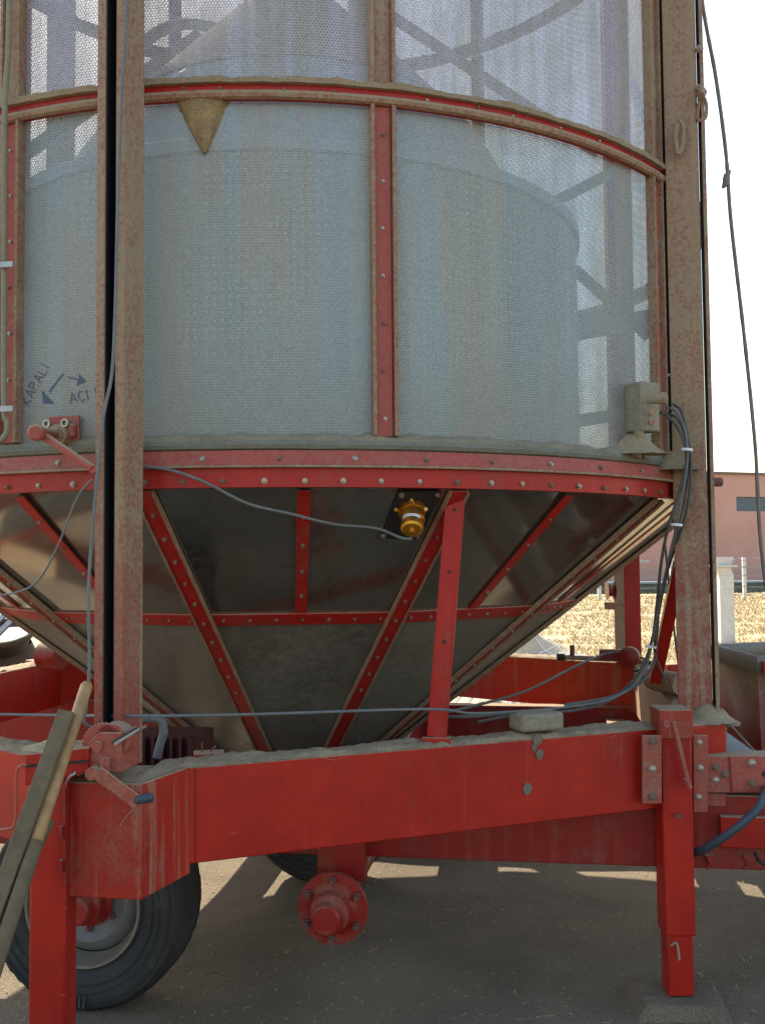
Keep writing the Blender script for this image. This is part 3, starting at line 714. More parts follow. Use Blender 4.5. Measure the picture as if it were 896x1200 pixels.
# lower drum, rail brackets and hose on the drawbar side
b = MB(); b.lathe([(.12, 0), (.12, .5)], P(842, 972, 3.75), (1, -.1, 0), 24); b.build('auger_housing', 'red_dark', dryer)
for px in (833, 877):
    b = MB(); b.prism([P(px-7, 1003, 3.30), P(px+4, 1003, 3.30), P(px+4, 1013, 3.30), P(px-1, 1013, 3.30)], (0, .04, 0)); b.lathe([(.004, 0), (.004, .012), (.009, .012), (.009, .016)], P(px-4, 1012, 3.31), (0, 0, -1), 8); b.build('rail_bracket', 'red_dark', dryer)
b = MB(); b.box(P(890, 975, 3.28), (.25, .03, .10)); b.build('rail_plate', 'red', dryer, .003)
tubeobj('hydraulic_hose', [P(812, 1000, 3.28), P(830, 992, 3.2), P(860, 972, 3.15), P(885, 950, 3.15), P(893, 935, 3.2), P(900, 915, 3.4)], .013, 'hose', dryer, 12)
tubeobj('hydraulic_hose', [P(884, 1000, 3.2), P(890, 1010, 3.15), P(905, 1016, 3.15)], .006, 'black', dryer, 8)
# intake hopper beside the second post
A = P(836, 764, 4.55); B = P(887, 787, 4.0); Cc = P(1120, 778, 4.2); Dd = P(1050, 760, 5.1)
zt_ = A.z; B.z = Cc.z = Dd.z = zt_
low = [Vector((v.x*.97+.03*2.6, v.y*.9, zt_-.62)) for v in (A, B, Cc, Dd)]
b = MB(); b.poly([A, B, Cc, Dd]+low, [(0, 1, 5, 4), (1, 2, 6, 5), (2, 3, 7, 6), (3, 0, 4, 7), (4, 5, 6, 7)])
hop = b.build('intake_hopper', 'red_dark', dryer)
sol = hop.modifiers.new('thickness', 'SOLIDIFY'); sol.thickness = .006
b = MB(); b.tube([A, B, Cc, Dd, A], .035, 10); b.build('hopper_rim', plain('dust_caked_rim', (.22, .20, .165), .95, 0, 60, .7, .005, .3), hop)
b = MB(); b.box(B+Vector((.055, -.03, -.005)), (.09, .05, .045)); b.build('hopper_lug', 'red_band', hop, .003)
b = MB(); e = [A.lerp(low[0], .18), B.lerp(low[1], .18), Cc.lerp(low[2], .18), Dd.lerp(low[3], .18)]; b.poly(e, [(0, 1, 2, 3)]); b.build('hopper_grain', 'dust', hop)
tubeobj('stay_wire', [P(838, 830, 3.6), P(862, 857, 3.55), P(893, 890, 3.45)], .003, 'pipe', dryer, 6, 3)

# ------------------------------------------------ sensor on the hopper
def facet_point(px, py, k, off=0):
    pm = D2R(30*k+14.5); fl = math.cos(D2R(15)); nn_ = (pol(pm, .61, 0)+Vector((0, 0, -.79))).normalized()
    p0 = pol(pm, rc(1.5)*fl, 1.5)
    o = RI @ Vector((0, 0, EYE)); d = RI.to_3x3() @ ray(px, py); t = (p0-o).dot(nn_)/d.dot(nn_); return o+d*t+nn_*off, nn_
q = [facet_point(x, y, 0, .003)[0] for x, y in ((468, 574), (517, 574), (491, 629), (446, 629))]
nn_ = facet_point(480, 600, 0)[1]
b = MB(); b.prism(q, nn_*.006); sp_ = b.build('sensor_plate', 'slot', dryer, .001)
for x, y in ((470, 577), (512, 577), (489, 626), (449, 625)): bolt(facet_point(x, y, 0, .009)[0], nn_, sp_, .8)
s0 = facet_point(482, 594, 0, .010)[0]; s1 = s0+nn_*.020
b = MB(); b.lathe([(.042, 0), (.042, .012), (.037, .013), (.036, .045), (.030, .05)], s0, nn_, 24); sen = b.build('level_sensor', 'brass', sp_)
mt = P(484, 603, 0+s0.y)if False else s0+nn_*.045+Vector((.002, -.01, -.012))
e0 = s0+nn_*.02; e1 = e0+Vector((.004, -.050, -.052))
b = MB(); ax = (e1-e0).normalized(); b.lathe([(.026, 0), (.030, .012), (.030, .040), (.034, .042), (.034, .062), (.028, .068), (.010, .069), (.009, .082)], e0, ax, 24); b.build('sensor_head', 'brass', sen)
b = MB(); xa = ax.cross(Vector((1, 0, 0))).normalized()
rows = []
for i in range(9):
    a = D2R(-50+i*12.5); dirr = (Vector((1, 0, 0))*math.sin(a)+Vector((0, -1, .35)).normalized()*math.cos(a)); dirr = (dirr-ax*dirr.dot(ax)).normalized()
    rows.append([b.bm.verts.new(e0+ax*t_+dirr*.0325) for t_ in (-.004, .040)])
for r0, r_ in zip(rows, rows[1:]): b.bm.faces.new((r0[0], r_[0], r_[1], r0[1]))
b.build('sensor_label', 'white_sticker', sen)
for s in (-1, 1):
    b = MB(); b.lathe([(.006, 0), (.006, .03)], e0+Vector((s*.036, -.012, .008)), Vector((s*.3, -1, .2)), 8); b.build('sensor_lug', 'brass', sen)
b = MB(); b.tube(bezier([e0+Vector((-.004, -.02, .030)), e0+Vector((.0, -.03, .045)), e0+Vector((.008, -.025, .030))], 4), .004, 6); b.build('sensor_clip', 'brass', sen)
tubeobj('sensor_cable', [Pcyl(166, 546, R+.04), Pcyl(200, 551, R+.05), Pcyl(240, 565, R+.05), Pcyl(290, 590, R+.03), Pcyl(340, 602, R+.0), Pcyl(390, 614, R-.06), Pcyl(440, 619, R-.10), e1+ax*.02+Vector((-.03, 0, -.005)), e1+ax*.03], .0042, 'cable', dryer, 8, 8)

# switch box, its conduit, thermostat knob
bx = Pcyl(752, 478, R+.03)
ph = ang(bx); Rb = Matrix.Rotation(ph*.75, 3, 'Z')
b = MB(); hgt = (Pcyl(752, 448, R+.03).z-Pcyl(752, 505, R+.03).z); b.box((bx.x, bx.y, bx.z), (.085, .075, hgt), Rb)
sb = b.build('switch_box', plain('dust_caked_box', (.36, .31, .22), .95, 0, 90, .8, .005, .4), dryer, .006)
b = MB(); b.tube([Pcyl(748, 505, R+.035), Pcyl(748, 520, R+.035), Pcyl(744, 536, R+.03)], .018, 10); b.build('box_conduit', 'dust', sb)
kb = Pcyl(757, 468, R+.085)
b = MB(); b.tube([kb, kb+Vector((.028, -.006, 0)), kb+Vector((.060, -.012, 0)), kb+Vector((.064, -.012, 0))], [.014, .017, .021, .012], 12); b.build('box_knob', 'dust', sb)
for py in (483, 494):
    b = MB(); b.lathe([(.013, 0), (.013, .008), (.009, .010)], Pcyl(762, py, R+.088), Vector((.5, -1, 0)), 12); b.build('box_gland', 'red_dusty', sb)
c = Pcyl(742, 533, R+.02); mound((c.x, c.y, 1.84), .12, .06, .07, 'dust_heap', 'dust', sb, seed=11)
c = Pcyl(778, 540, R+.0); mound((c.x+.02, c.y-.04, 1.80), .09, .07, .06, 'dust_heap', 'dust', sb, seed=12)
# blue-grey cover plate beside the second post
b = MB(); 
for z0_, z1_, mt_ in ((1.86, 2.14, 0), (2.15, Z_RING-.01, 0), (Z_RING2+.03, Z_TOP, 0)):
    b.sweep_arc([(R+.004, z0_), (R+.008, z0_), (R+.008, z1_), (R+.004, z1_)], rib_phi[2]+.024, rib_phi[2]+.20, 6)
b.build('cover_plate', plain('blue_grey_sheet', (.20, .24, .28), .5, .4, 20, .2, .002, .2), dryer)
# cable bundle from the cover plate down and across the frame
bundle = [(780, 477, 3.38), (793, 484, 3.34), (802, 505, 3.33), (805, 535, 3.33), (800, 575, 3.34), (793, 612, 3.36), (783, 655, 3.45), (772, 705, 3.55), (765, 745, 3.6), (757, 780, 3.6), (742, 803, 3.5), (712, 820, 3.4), (660, 829, 3.3)]
for i, (dx, dy, r_) in enumerate(((0, 0, .0048), (-6, 5, .0065), (5, -3, .006), (1, 7, .005))):
    pts = [P(x+dx*(1+.8*math.sin(k*1.3+i)), y+dy, D+.01*i) for k, (x, y, D) in enumerate(bundle)]
    if i == 0: pts += [P(560, 836, 3.05), P(500, 831, 2.92), P(300, 837, 2.72), P(170, 839, 2.60)]
    if i == 0: pts += [P(60, 838, 2.9), P(-60, 836, 3.0)]
    elif i == 1: pts += [P(600, 836, 3.2), P(540, 840, 3.1), P(505, 838, 3.2)]
    elif i == 2: pts += [P(700, 824, 3.4), P(625, 834, 3.35), P(560, 846, 3.3)]
    else: pts = pts[:9]+[P(768, 770, 3.7), P(780, 800, 3.7)]
    tubeobj('cable', pts, r_*.85, 'cable_dark' if i else 'cable', dryer, 8, 7)
for px, py, D in ((804, 527, 3.31), (792, 615, 3.33), (762, 758, 3.58)):
    b = MB(); c = P(px, py, D); b.lathe([(.020, -.004), (.020, .004)], c, (.1, 0, 1), 12); b.build('cable_tie', 'white_sticker', dryer)
tubeobj('cable', [P(505, 838, 3.2), P(560, 826, 3.6), P(620, 808, 4.1), P(680, 778, 4.7), P(715, 765, 4.9), P(745, 768, 4.9), P(775, 785, 4.6), P(796, 800, 3.9)], .0055, 'cable_dark', dryer, 6)
tubeobj('stay_wire', [P(779, 640, 4.0), P(786, 710, 4.0), P(797, 800, 3.9)], .005, 'cable_dark', dryer, 6, 3)
# cable down the near post, conduit on the drum, small wires
tubeobj('cable', [P(151, -30, 2.6), P(143, 110, 2.585), P(138, 250, 2.585), P(135, 370, 2.58), P(131, 440, 2.57), P(121, 490, 2.56), P(114, 560, 2.56), P(107, 640, 2.57), P(104, 700, 2.57), P(105, 780, 2.57), P(101, 830, 2.57), P(98, 842, 2.57), P(102, 850, 2.58), P(110, 852, 2.6)], .0045, 'cable', dryer, 8, 8)
tubeobj('cable', [P(-20, 700, 2.8), P(20, 694, 2.75), P(45, 680, 2.7), P(68, 640, 2.65), P(90, 585, 2.6), P(108, 562, 2.57)], .0030, 'cable', dryer, 6, 8)
tubeobj('conduit', [P(12, -30, 2.86), P(10, 60, 2.86), P(6, 130, 2.86), P(5, 300, 2.87), P(5, 470, 2.88), P(9, 495, 2.88), P(5, 512, 2.88), P(-20, 530, 2.88)], .0085, 'pipe', dryer, 10)
for py in (310, 479):
    b = MB(); b.box(P(8, py, 2.85), (.04, .006, .016)); b.build('pipe_clip', 'steel', dryer)
# lever beside the near post
lp = Pcyl(77, 507, R); ph = ang(lp); nr = pol(ph, 1, 0); tx = pol(ph+math.pi/2, 1, 0)
def LV(u, v, o): return Vector((lp.x, lp.y, lp.z))+tx*u+Vector((0, 0, v))+nr*o
b = MB(); b.prism([LV(-.05, -.045, 0), LV(.05, -.045, 0), LV(.05, .048, 0), LV(-.05, .048, 0)], nr*.010); lev = b.build('lever_plate', 'red_pink', dryer, .002)
b = MB(); b.prism([LV(-.048, -.02, .01), LV(.046, -.02, .01), LV(.046, .022, .01), LV(-.048, .022, .01)], nr*.022); b.build('lever_bearing', 'red_pink', lev, .008)
b = MB(); b.lathe([(.030, 0), (.030, .03), (.022, .032), (.022, .05)], LV(.0, -.010, .01), nr, 20); b.build('lever_boss', 'red_dusty', lev)
for u in (-.036, .024):
    b = MB(); b.lathe([(.013, 0), (.013, .012), (.007, .012), (.007, .004)], LV(u, .022, .03), nr, 12); b.build('lever_bolt', 'bolt', lev)
b = MB(); la, lb_ = LV(.0, -.012, .05), P(44, 507, 2.62); b.tube([la, lb_], .015, 14); b.lathe([(.021, -.02), (.023, .015), (.017, .022)], lb_, (lb_-la), 14); b.build('lever_shaft', 'red_pink', lev)
b = MB(); b.tube([P(53, 512, 2.64), P(109, 549, 2.60)], [.0115, .011], 10); b.lathe([(.011, -.006), (.011, .006)], P(110, 550, 2.6), (0, 1, 0), 10); b.build('lever_rod', 'red_pink', lev)

# handwriting on the drum: KAPALI with an arrow, ACIK with an arrow
def stroke(b, pts, w):
    for (x0, y0), (x1, y1) in zip(pts, pts[1:]):
        d = Vector((x1-x0, y1-y0)); L = d.length
        if L < 1e-6: continue
        nx, ny = -d.y/L*w/2, d.x/L*w/2; ex, ey = d.x/L*w*.25, d.y/L*w*.25
        q = [Pcyl(a, c_, R-.0105) for a, c_ in ((x0+nx-ex, y0+ny-ey), (x1+nx+ex, y1+ny+ey), (x1-nx+ex, y1-ny+ey), (x0-nx-ex, y0-ny-ey))]
        b.poly(q, [(0, 1, 2, 3)])
LET = {'K': [[(0, 0), (0, 1)], [(.6, 1), (0, .45), (.6, 0)]], 'A': [[(0, 0), (.35, 1), (.7, 0)], [(.12, .35), (.58, .35)]], 'P': [[(0, 0), (0, 1), (.5, .95), (.55, .6), (0, .5)]],
       'L': [[(0, 1), (0, 0), (.5, 0)]], 'I': [[(0, 0), (0, 1)]], 'C': [[(.6, .9), (.25, 1), (0, .5), (.2, 0), (.6, .1)], [(.3, -.02), (.36, -.2)]]}
def write(text, x, y, h, a, w, adv):
    b = MB(); ca, sa = math.cos(a), math.sin(a)
    for ch in text:
        for st_ in LET[ch]: stroke(b, [(x+(u*ca-v*sa*1.0)*h, y-(u*sa+v*ca)*h) for u, v in st_], w)
        x += ca*adv*h; y -= sa*adv*h
    return b
b = write('KAPALI', 34, 475, 11, D2R(62), 1.1, .90); b.build('marker_writing', 'ink', dryer)
b = write('ACIK', 83, 473, 11.5, D2R(14), 1.1, .92); b.build('marker_writing', 'ink', dryer)
b = MB(); stroke(b, [(74, 438), (58, 459)], 2.2); b.poly([Pcyl(x, y, R-.0105) for x, y in ((49, 457), (64, 473), (51, 473))], [(0, 1, 2)]); b.build('marker_arrow', 'ink', dryer)
b = MB(); stroke(b, [(80, 442), (93, 445)], 1.6); b.poly([Pcyl(x, y, R-.0105) for x, y in ((93, 438), (101, 447), (90, 452))], [(0, 1, 2)]); b.build('marker_arrow', 'ink', dryer)

# things on and inside the frame
b = MB(); c = P(628, 846, 3.12); b.box(c+Vector((0, .03, -.0)), (.15, .09, .055), Matrix.Rotation(D2R(30), 3, 'Z')); b.build('bracket_box', plain('grain_caked_block', (.34, .29, .20), .95, 0, 70, 1, .008, .45), dryer, .010)
b = MB()
for x, y, s_ in ((629, 866, 7), (625, 876, 4), (631, 884, 6), (617, 924, 7)):
    d_ = HO*math.cos(D2R(30)); nrm = pol(D2R(30), 1, 0); o_ = RI @ Vector((0, 0, EYE)); rr_ = RI.to_3x3() @ ray(x, y); t_ = (nrm*d_-o_).dot(nrm)/rr_.dot(nrm); p = o_+rr_*t_
    vs = [p+nrm*.001+(pol(D2R(120), 1, 0)*math.cos(a)*(1+.4*noise.noise((x, a, 1)))+Vector((0, 0, math.sin(a)*(1.2+.5*noise.noise((y, a, 2))))))*s_*.0022 for a in [k*math.pi/6 for k in range(12)]]
    b.prism(vs, nrm*.003)
b.build('dust_splash', plain('dried_grey_mud', (.20, .17, .12), .95, 0, 90, .8, .004, .4), hexes[0])
b = MB(); c = P(245, 883, 2.85); b.box(c, (.085, .06, .010), Matrix.Rotation(D2R(20), 3, 'Z')); b.tube([c+Vector((-.02, 0, 0)), c+Vector((-.02, 0, .030))], .0025, 6); b.tube([c+Vector((.0, 0, 0)), c+Vector((.02, 0, .022))], .0025, 6); b.build('loose_clip', 'red_dark', dryer, .002)
# finned gearbox under the cone and its hose
b = MB(); c = P(196, 880, 3.4); b.box(c, (.26, .2, .13))
for k in range(9): b.box(c+Vector((-.125+k*.031, -.11, 0)), (.009, .04, .13))
b.build('finned_gearbox', plain('dark_red_paint', (.07, .010, .009), .6), dryer)  # much darker red than the frame paint
tubeobj('hose', [P(150, 842, 3.0), P(185, 843, 3.0), P(192, 856, 3.0), P(188, 872, 3.0), P(184, 888, 3.0)], .013, M['cable'], dryer, 10)
# rods and valve on the rear beam
b = MB(); b.tube([P(655, 770, 5.0), P(725, 773, 5.0), P(775, 778, 4.9)], .012, 10); rod = b.build('valve_rod', 'red_dusty', dryer)
b = MB(); b.tube([P(652, 770, 5.0), P(661, 770, 5.0)], .017, 10); b.build('rod_grip', 'black', rod)
b = MB(); b.tube([P(670, 772, 5.0), P(670, 756, 5.0)], .012, 8); b.build('rod_stop', 'bolt_red', rod)
b = MB(); b.lathe([(.045, 0), (.05, .02), (.05, .06), (.03, .07)], P(739, 769, 4.9), (-.3, -1, 0), 20); b.box(P(715, 767, 5.0), (.11, .06, .05)); b.build('valve', 'red_dark', rod)
c = P(746, 786, 4.55)
for dx, dy in ((0, 0), (6, 9)):
    b = MB(); b.lathe([(.014, 0), (.014, .01)], P(746+dx-1, 787+dy, 4.5-dy*.03), (0, 0, 1), 10); b.build('beam_hole', 'slot', hexes[1])
tubeobj('roller', [P(765, 796, 4.2), P(800, 803, 3.9)], .045, 'red_dusty', dryer, 14, 2)
# blower intake beyond the near corner, canvas cover with a dark mouth
c = P(2, 742, 6.7); ax = Vector((.10, -.35, 1)).normalized(); x_ = ax.cross(Vector((0, 1, 0))).normalized(); y_ = ax.cross(x_)
b = MB(); b.lathe([(.02, -.65), (.42, -.62), (.40, -.42), (.31, -.20), (.20, -.04)], c+Vector((-.06, .12, 0)), (.25, -.1, 1), 36, False)
bl = b.build('blower_intake', 'canvas', dryer)
b = MB(); b.tube([c+(x_*math.cos(a)+y_*math.sin(a))*.20 for a in [k*2*math.pi/36 for k in range(37)]], .020, 10); b.build('intake_ring', 'canvas', bl)
b = MB(); b.lathe([(.001, -.16), (.10, -.15), (.16, -.10), (.195, -.01), (.17, -.005), (.0, -.03)], c, ax, 30); b.build('intake_mouth', 'black', bl)
b = MB()
for dx in (-.06, .03): b.beam(c+Vector((dx, -.10, .0)), c+Vector((dx+.05, .06, .12)), .035, .02, (0, -1, 0))
b.build('intake_grille', 'steel', bl)
b = MB(); b.lathe([(.07, 0), (.07, .12)], P(50, 768, 5.2), (1, -.2, 0), 14); b.build('pipe_flange', 'red_dark', dryer)

# ------------------------------------------------------------------ LEANING POLES
M['wood'] = plain('weathered_grey_wood', (.17, .12, .065), .85, 0, 30, .5, .003, .45)
M['wood_y'] = plain('worn_varnished_wood', (.46, .27, .10), .6, 0, 26, .5, .003, .5, (.24, .12, .05))
def lean(px0, py0, D0, px1, py1, D1):   # top and a second point; the line runs on to the ground
    a, c = W(px0, py0, D0), W(px1, py1, D1); t = a.z/(a.z-c.z); return a, a+(c-a)*t
a, c = lean(79, 834, 2.36, 0, 1052, 2.18)
b = MB(); b.beam(c, a, .038, .024, (0, -1, .3)); tag(b.build('wooden_plank', 'wood', None, .003), 'dark grey square wooden bar leaning across the nearest red leg', 'wooden bar')
a, c = lean(103, 800, 2.44, 0, 1118, 2.12)
m_ = a.lerp(c, (Vector(W(84, 980, 2.3)).z-a.z)/(c.z-a.z))
sh = empty('long_handled_tool', c); tag(sh, 'yellow wooden handle in a grey metal tube leaning beside the dark bar', 'tool handle')
def world_part(b, name, mat, parent, bevel=0):
    bmesh.ops.translate(b.bm, verts=b.bm.verts, vec=-Vector(parent.location)); return b.build(name, mat, parent, bevel)
b = MB(); b.tube([a, a.lerp(m_, .02), m_], [.010, .015, .0145], 12); world_part(b, 'wooden_handle', 'wood_y', sh)
b = MB(); b.tube([m_+(a-m_)*.02, m_, c], [.0165, .0165, .0145], 12); world_part(b, 'metal_tube', M['wood'], sh)
a, c = lean(60, 960, 2.40, 0, 1085, 2.30)
b = MB(); b.tube([a, c], .012, 10); tag(b.build('wooden_stick', 'wood', None), 'thin brown stick lying against the leg behind the two handles', 'stick')

# ------------------------------------------------------------------ ROPE
a, c_ = W(812, -260, 3.9), W(910, 830, 3.75)
pts = bezier([W(805, -150, 3.75), W(822, 0, 3.7), W(838, 90, 3.7), W(850, 180, 3.7), W(856, 260, 3.7), W(872, 400, 3.72), W(884, 520, 3.75), W(896, 680, 3.8), Vector((1.62, 3.9, .6)), Vector((1.66, 3.95, .01))], 10)
b = MB(); b.tube(pts, [.0072+.0020*noise.noise((i*.7, 1, 1)) for i in range(len(pts))], 7)
for px, py in ((851, 206), (850, 214)):
    p = W(px, py, 3.7); b.tube([p-Vector((.012, 0, .02)), p, p+Vector((.012, 0, .02))], [.006, .013, .006], 7)
tag(b.build('rope', 'rope', None), 'frayed brown rope hanging against the sky beside the dusty post', 'rope')

# ------------------------------------------------------------------ GROUND
def ground_mat():
    t = NT('grain_dust_ground')
    co = t.coord()
    f = t.noise(420, 3, .7, co); m = t.noise(70, 5, .7, co); l = t.noise(1.6, 6, .6, co, .6); l2 = t.noise(.5, 4, .6, co)
    v = t.n('ShaderNodeTexVoronoi'); t.set(v.inputs['Scale'], 110); t.set(v.inputs['Vector'], co)
    col = t.mix(t.ramp(l, .38, .62), (.36, .29, .205), (.235, .187, .135))
    col = t.mix(t.math('MULTIPLY', t.ramp(l2, .5, .62), .35), col, (.15, .13, .11))
    col = t.mix(t.math('MULTIPLY', t.ramp(v.outputs['Distance'], .55, .1), .5), col, (.42, .32, .18))
    col = t.mix(t.math('MULTIPLY', t.ramp(f, .42, .62), .75), col, (.06, .047, .035))
    col = t.mix(t.math('MULTIPLY', t.ramp(m, .58, .70), .5), col, (.42, .34, .21))
    h = t.math('ADD', t.math('MULTIPLY', f, .4), t.math('ADD', m, t.math('MULTIPLY', v.outputs['Distance'], -.6)))
    return t.fin(t.bsdf(col, .95, 0, t.bump(h, 1.0, .012), .2))
M['ground'] = ground_mat()
b = MB(); xs = [-400, -60, -12]+[-6+.1*i for i in range(121)]+[12, 60, 400]; ys = [-300, -30, -2]+[.1*i for i in range(141)]+[20, 30, 60, 120, 400, 1500]
gv = []
def gz(x, y):
    if not (-6 < x < 6 and .1 < y < 13.9): return .055
    e = min(1, (6-abs(x)), (14-y)); z = .022*noise.noise((x*.8, y*.8, 3))+.012*noise.noise((x*2.4, y*2.4, 5))
    return .055+z*e
for x in xs: gv.append([b.bm.verts.new((x, y, gz(x, y))) for y in ys])
for r0, r_ in zip(gv, gv[1:]):
    for j in range(len(ys)-1): b.bm.faces.new((r0[j], r_[j], r_[j+1], r0[j+1]))
tag(b.build('ground', 'ground', None, smooth=80), kind='structure', label='dusty concrete yard strewn with grain')
b = MB(); rnd = random.Random(12)
for k in range(5200):
    y = .9+7.5*rnd.random()**1.2; x = rnd.uniform(-.45, .5)*y*1.1+.1; z = gz(x, y)+.004
    if noise.noise((x*1.3, y*1.3, 7)) < -.15: continue
    L = rnd.uniform(.004, .010) if rnd.random() < .975 else rnd.uniform(.015, .03); a1 = rnd.random()*6.28; w = .0022
    c1, s1 = math.cos(a1), math.sin(a1); h1 = rnd.uniform(0, .006)
    b.bm.faces.new([b.bm.verts.new(q) for q in ((x-c1*L+s1*w, y-s1*L-c1*w, z), (x+c1*L+s1*w, y+s1*L-c1*w, z+h1), (x+c1*L-s1*w, y+s1*L+c1*w, z+h1+.001), (x-c1*L-s1*w, y-s1*L+c1*w, z+.001))])
tag(b.build('chaff', M['dust_grain'], None), 'scattered grain chaff and straw bits on the yard', 'chaff', kind='stuff')
# low drift of dust near the second leg
def drift(c, rx, ry, h, name, mat, seed, n=44, rot=0):
    o = mound(c, rx, ry, h, name, mat, None, n, seed, rot); return o
M['pad'] = plain('dust_covered_slab', (.25, .205, .155), .95, 0, 160, .9, .006, .4, (.15, .12, .09))
pf = W(798, 1172, 3.22)
b = MB(); n = 26; rows = []
for i in range(n+1):
    row = []
    for j in range(n+1):
        u, v = -1+2*i/n, -1+2*j/n; e = max(abs(u), abs(v)); z = .108 if e < .72 else .108-.085*(e-.72)/.28
        x = u*.17; y = v*.16+.06; a_ = D2R(-6)
        row.append(b.bm.verts.new((pf.x+x*math.cos(a_)-y*math.sin(a_), pf.y+x*math.sin(a_)+y*math.cos(a_), z+.006*noise.noise((u*4, v*4, 1)))))
    rows.append(row)
for r0, r_ in zip(rows, rows[1:]):
    for j in range(n): b.bm.faces.new((r0[j], r_[j], r_[j+1], r0[j+1]))
tag(b.build('concrete_slab', 'ground', None), 'dust buried concrete slab under the extended red jack leg', 'slab')

# ------------------------------------------------------------------ FIELD
def field_mat():
    t = NT('stubble_soil'); co = t.coord()
    rows_ = t.noise(1.0, 4, .6, t.coord('Object', (.4, 3.2, 1))); f = t.noise(40, 6, .75, co)
    col = t.mix(t.ramp(f, .35, .65), (.46, .36, .19), (.34, .25, .12))
    col = t.mix(t.math('MULTIPLY', t.ramp(rows_, .5, .68), .7), col, (.52, .44, .28))
    col = t.mix(t.math('MULTIPLY', t.ramp(rows_, .46, .30), .5), col, (.20, .15, .07))
    return t.fin(t.bsdf(col, .95, 0, t.bump(f, .4, .012)))
M['field'] = field_mat()
b = MB(); b.poly([(-60, 11, .075), (90, 9.2, .075), (90, 41, .075), (-60, 46, .075)], [(0, 1, 2, 3)]); tag(b.build('stubble_field', 'field', None), kind='structure')
t = NT('dry_straw'); oi = t.noise(3.0, 3, .6)
col = t.mix(t.ramp(oi, .35, .65), (.50, .39, .20), (.38, .27, .13)); M['straw'] = t.fin(t.bsdf(col, .8))
b = MB(); bm = b.bm; rnd = random.Random(3)
for k in range(60000):
    Y = 10.2+29*rnd.random()**1.5; row = round(Y/.34)*.34+rnd.gauss(0, .05)
    X = rnd.uniform(.02*row-.5, .44*row+.8)
    if noise.noise((X*.5, row*1.3, 2)) < -.25: continue
    h = rnd.uniform(.02, .075); w = .002+.0004*row; dx, dy = rnd.gauss(0, .05), rnd.gauss(0, .05)
    if rnd.random() < .25: dx *= 3; h *= .5
    a_ = rnd.random()*3.14; cx_, cy_ = math.cos(a_)*w, math.sin(a_)*w
    v0 = bm.verts.new((X-cx_, row-cy_, .07)); v1 = bm.verts.new((X+cx_, row+cy_, .07)); v2 = bm.verts.new((X+dx+cx_*.6, row+dy+cy_*.6, .07+h)); v3 = bm.verts.new((X+dx-cx_*.6, row+dy-cy_*.6, .07+h))
    bm.faces.new((v0, v1, v2, v3))
tag(b.build('stubble', 'straw', None), 'golden cut straw stubble standing in rows across the field', 'stubble', kind='stuff')
# grain heap beyond the dryer
M['heap'] = plain('piled_wheat', (.60, .52, .38), .95, 0, 60, .8, .01, .25)
c = W(622, 745, 8.2)
hp = mound((c.x, c.y, 0), 1.75, 1.6, c.z+.05, 'grain_heap', 'heap', None, 60, 21); tag(hp, 'pale heap of harvested grain behind the rear beam', 'grain heap')
def hz_at(x, y):
    u, v = (x-c.x)/1.75, (y-c.y)/1.6; q = math.sqrt(u*u+v*v); h = c.z+.05
    return h*max(0, 1-q)**.9*(1+.35*noise.noise((u*3+21, v*3, 2)))+.10*h*noise.noise((u*9+21, v*9, 2))*(q < 1)
b = MB()
for k in range(-6, 7):
    for s in (-1, 1):
        pts = []
        for i in range(40):
            t_ = -1.5+3*i/39; x = c.x+t_*.8+k*.2; y = c.y+s*t_*.75
            if math.hypot((x-c.x)/1.75, (y-c.y)/1.6) < .93: pts.append(Vector((x, y, hz_at(x, y)+.012)))
        if len(pts) > 4: b.tube(pts, .0045, 4)
tag(b.build('net', M['white_sticker'], None), 'thin white netting spread over the grain heap', 'net')

# ------------------------------------------------------------------ FENCES
M['conc'] = plain('whitewashed_concrete', (.62, .60, .57), .9, 0, 30, .6, .004, .25)
M['wire'] = plain('fence_wire', (.30, .30, .30), .6, .3)
def fence(name, pts, h, w, label, wires, wr, top=False):
    root = empty(name, (pts[0][0], pts[0][1], 0)); tag(root, label, 'fence')
    for x, y in pts:
        b = MB(); 
        if top:
            b.box((x-.02, y, h*.40), (w*1.0, w, h*.80)); b.poly([Vector((x+sx*w/2*k-.02+o_, y+sy*w/2*k, z)) for z, k, o_ in ((h*.80, 1, 0), (h*.86, .98, -.03), (h*.90, 1.0, -.045), (h, 1.18, -.05)) for sx, sy in ((-1, -1), (1, -1), (1, 1), (-1, 1))],
                [(0, 1, 5, 4), (1, 2, 6, 5), (2, 3, 7, 6), (3, 0, 4, 7), (4, 5, 9, 8), (5, 6, 10, 9), (6, 7, 11, 10), (7, 4, 8, 11), (8, 9, 13, 12), (9, 10, 14, 13), (10, 11, 15, 14), (11, 8, 12, 15), (12, 13, 14, 15)])
            b.box((x-.05, y-.02, h*.90), (w*1.7, w*1.3, .035)); b.tube([Vector((x+.10, y, h*.90)), Vector((x+.13, y, h*1.0))], .018, 6)
        else: b.box((x, y, h/2), (w, w, h))
        world_part(b, 'fence_post', 'conc', root, .008)
    for z in wires:
        b = MB()
        for p0, p1 in zip(pts, pts[1:]):
            b.tube([Vector((p0[0], p0[1]-.08, z)), Vector(((p0[0]+p1[0])/2, (p0[1]+p1[1])/2-.08, z-.03)), Vector((p1[0], p1[1]-.08, z))], wr, 5)
        world_part(b, 'fence_wire', 'wire', root)
pn = Wz(849, 762, 0); pn = Vector((W(850, 700, 17).x, 17, 0))
fence('fence', [(pn.x, pn.y), (pn.x+3.2, pn.y+2), (pn.x+6.4, pn.y+4)], 1.53, .24, 'thick pale concrete fence post near the field edge with sagging wires', (1.37, .9), .006, True)
p2, p3 = W(702, 700, 36), W(787, 700, 36)
dx = p3.x-p2.x
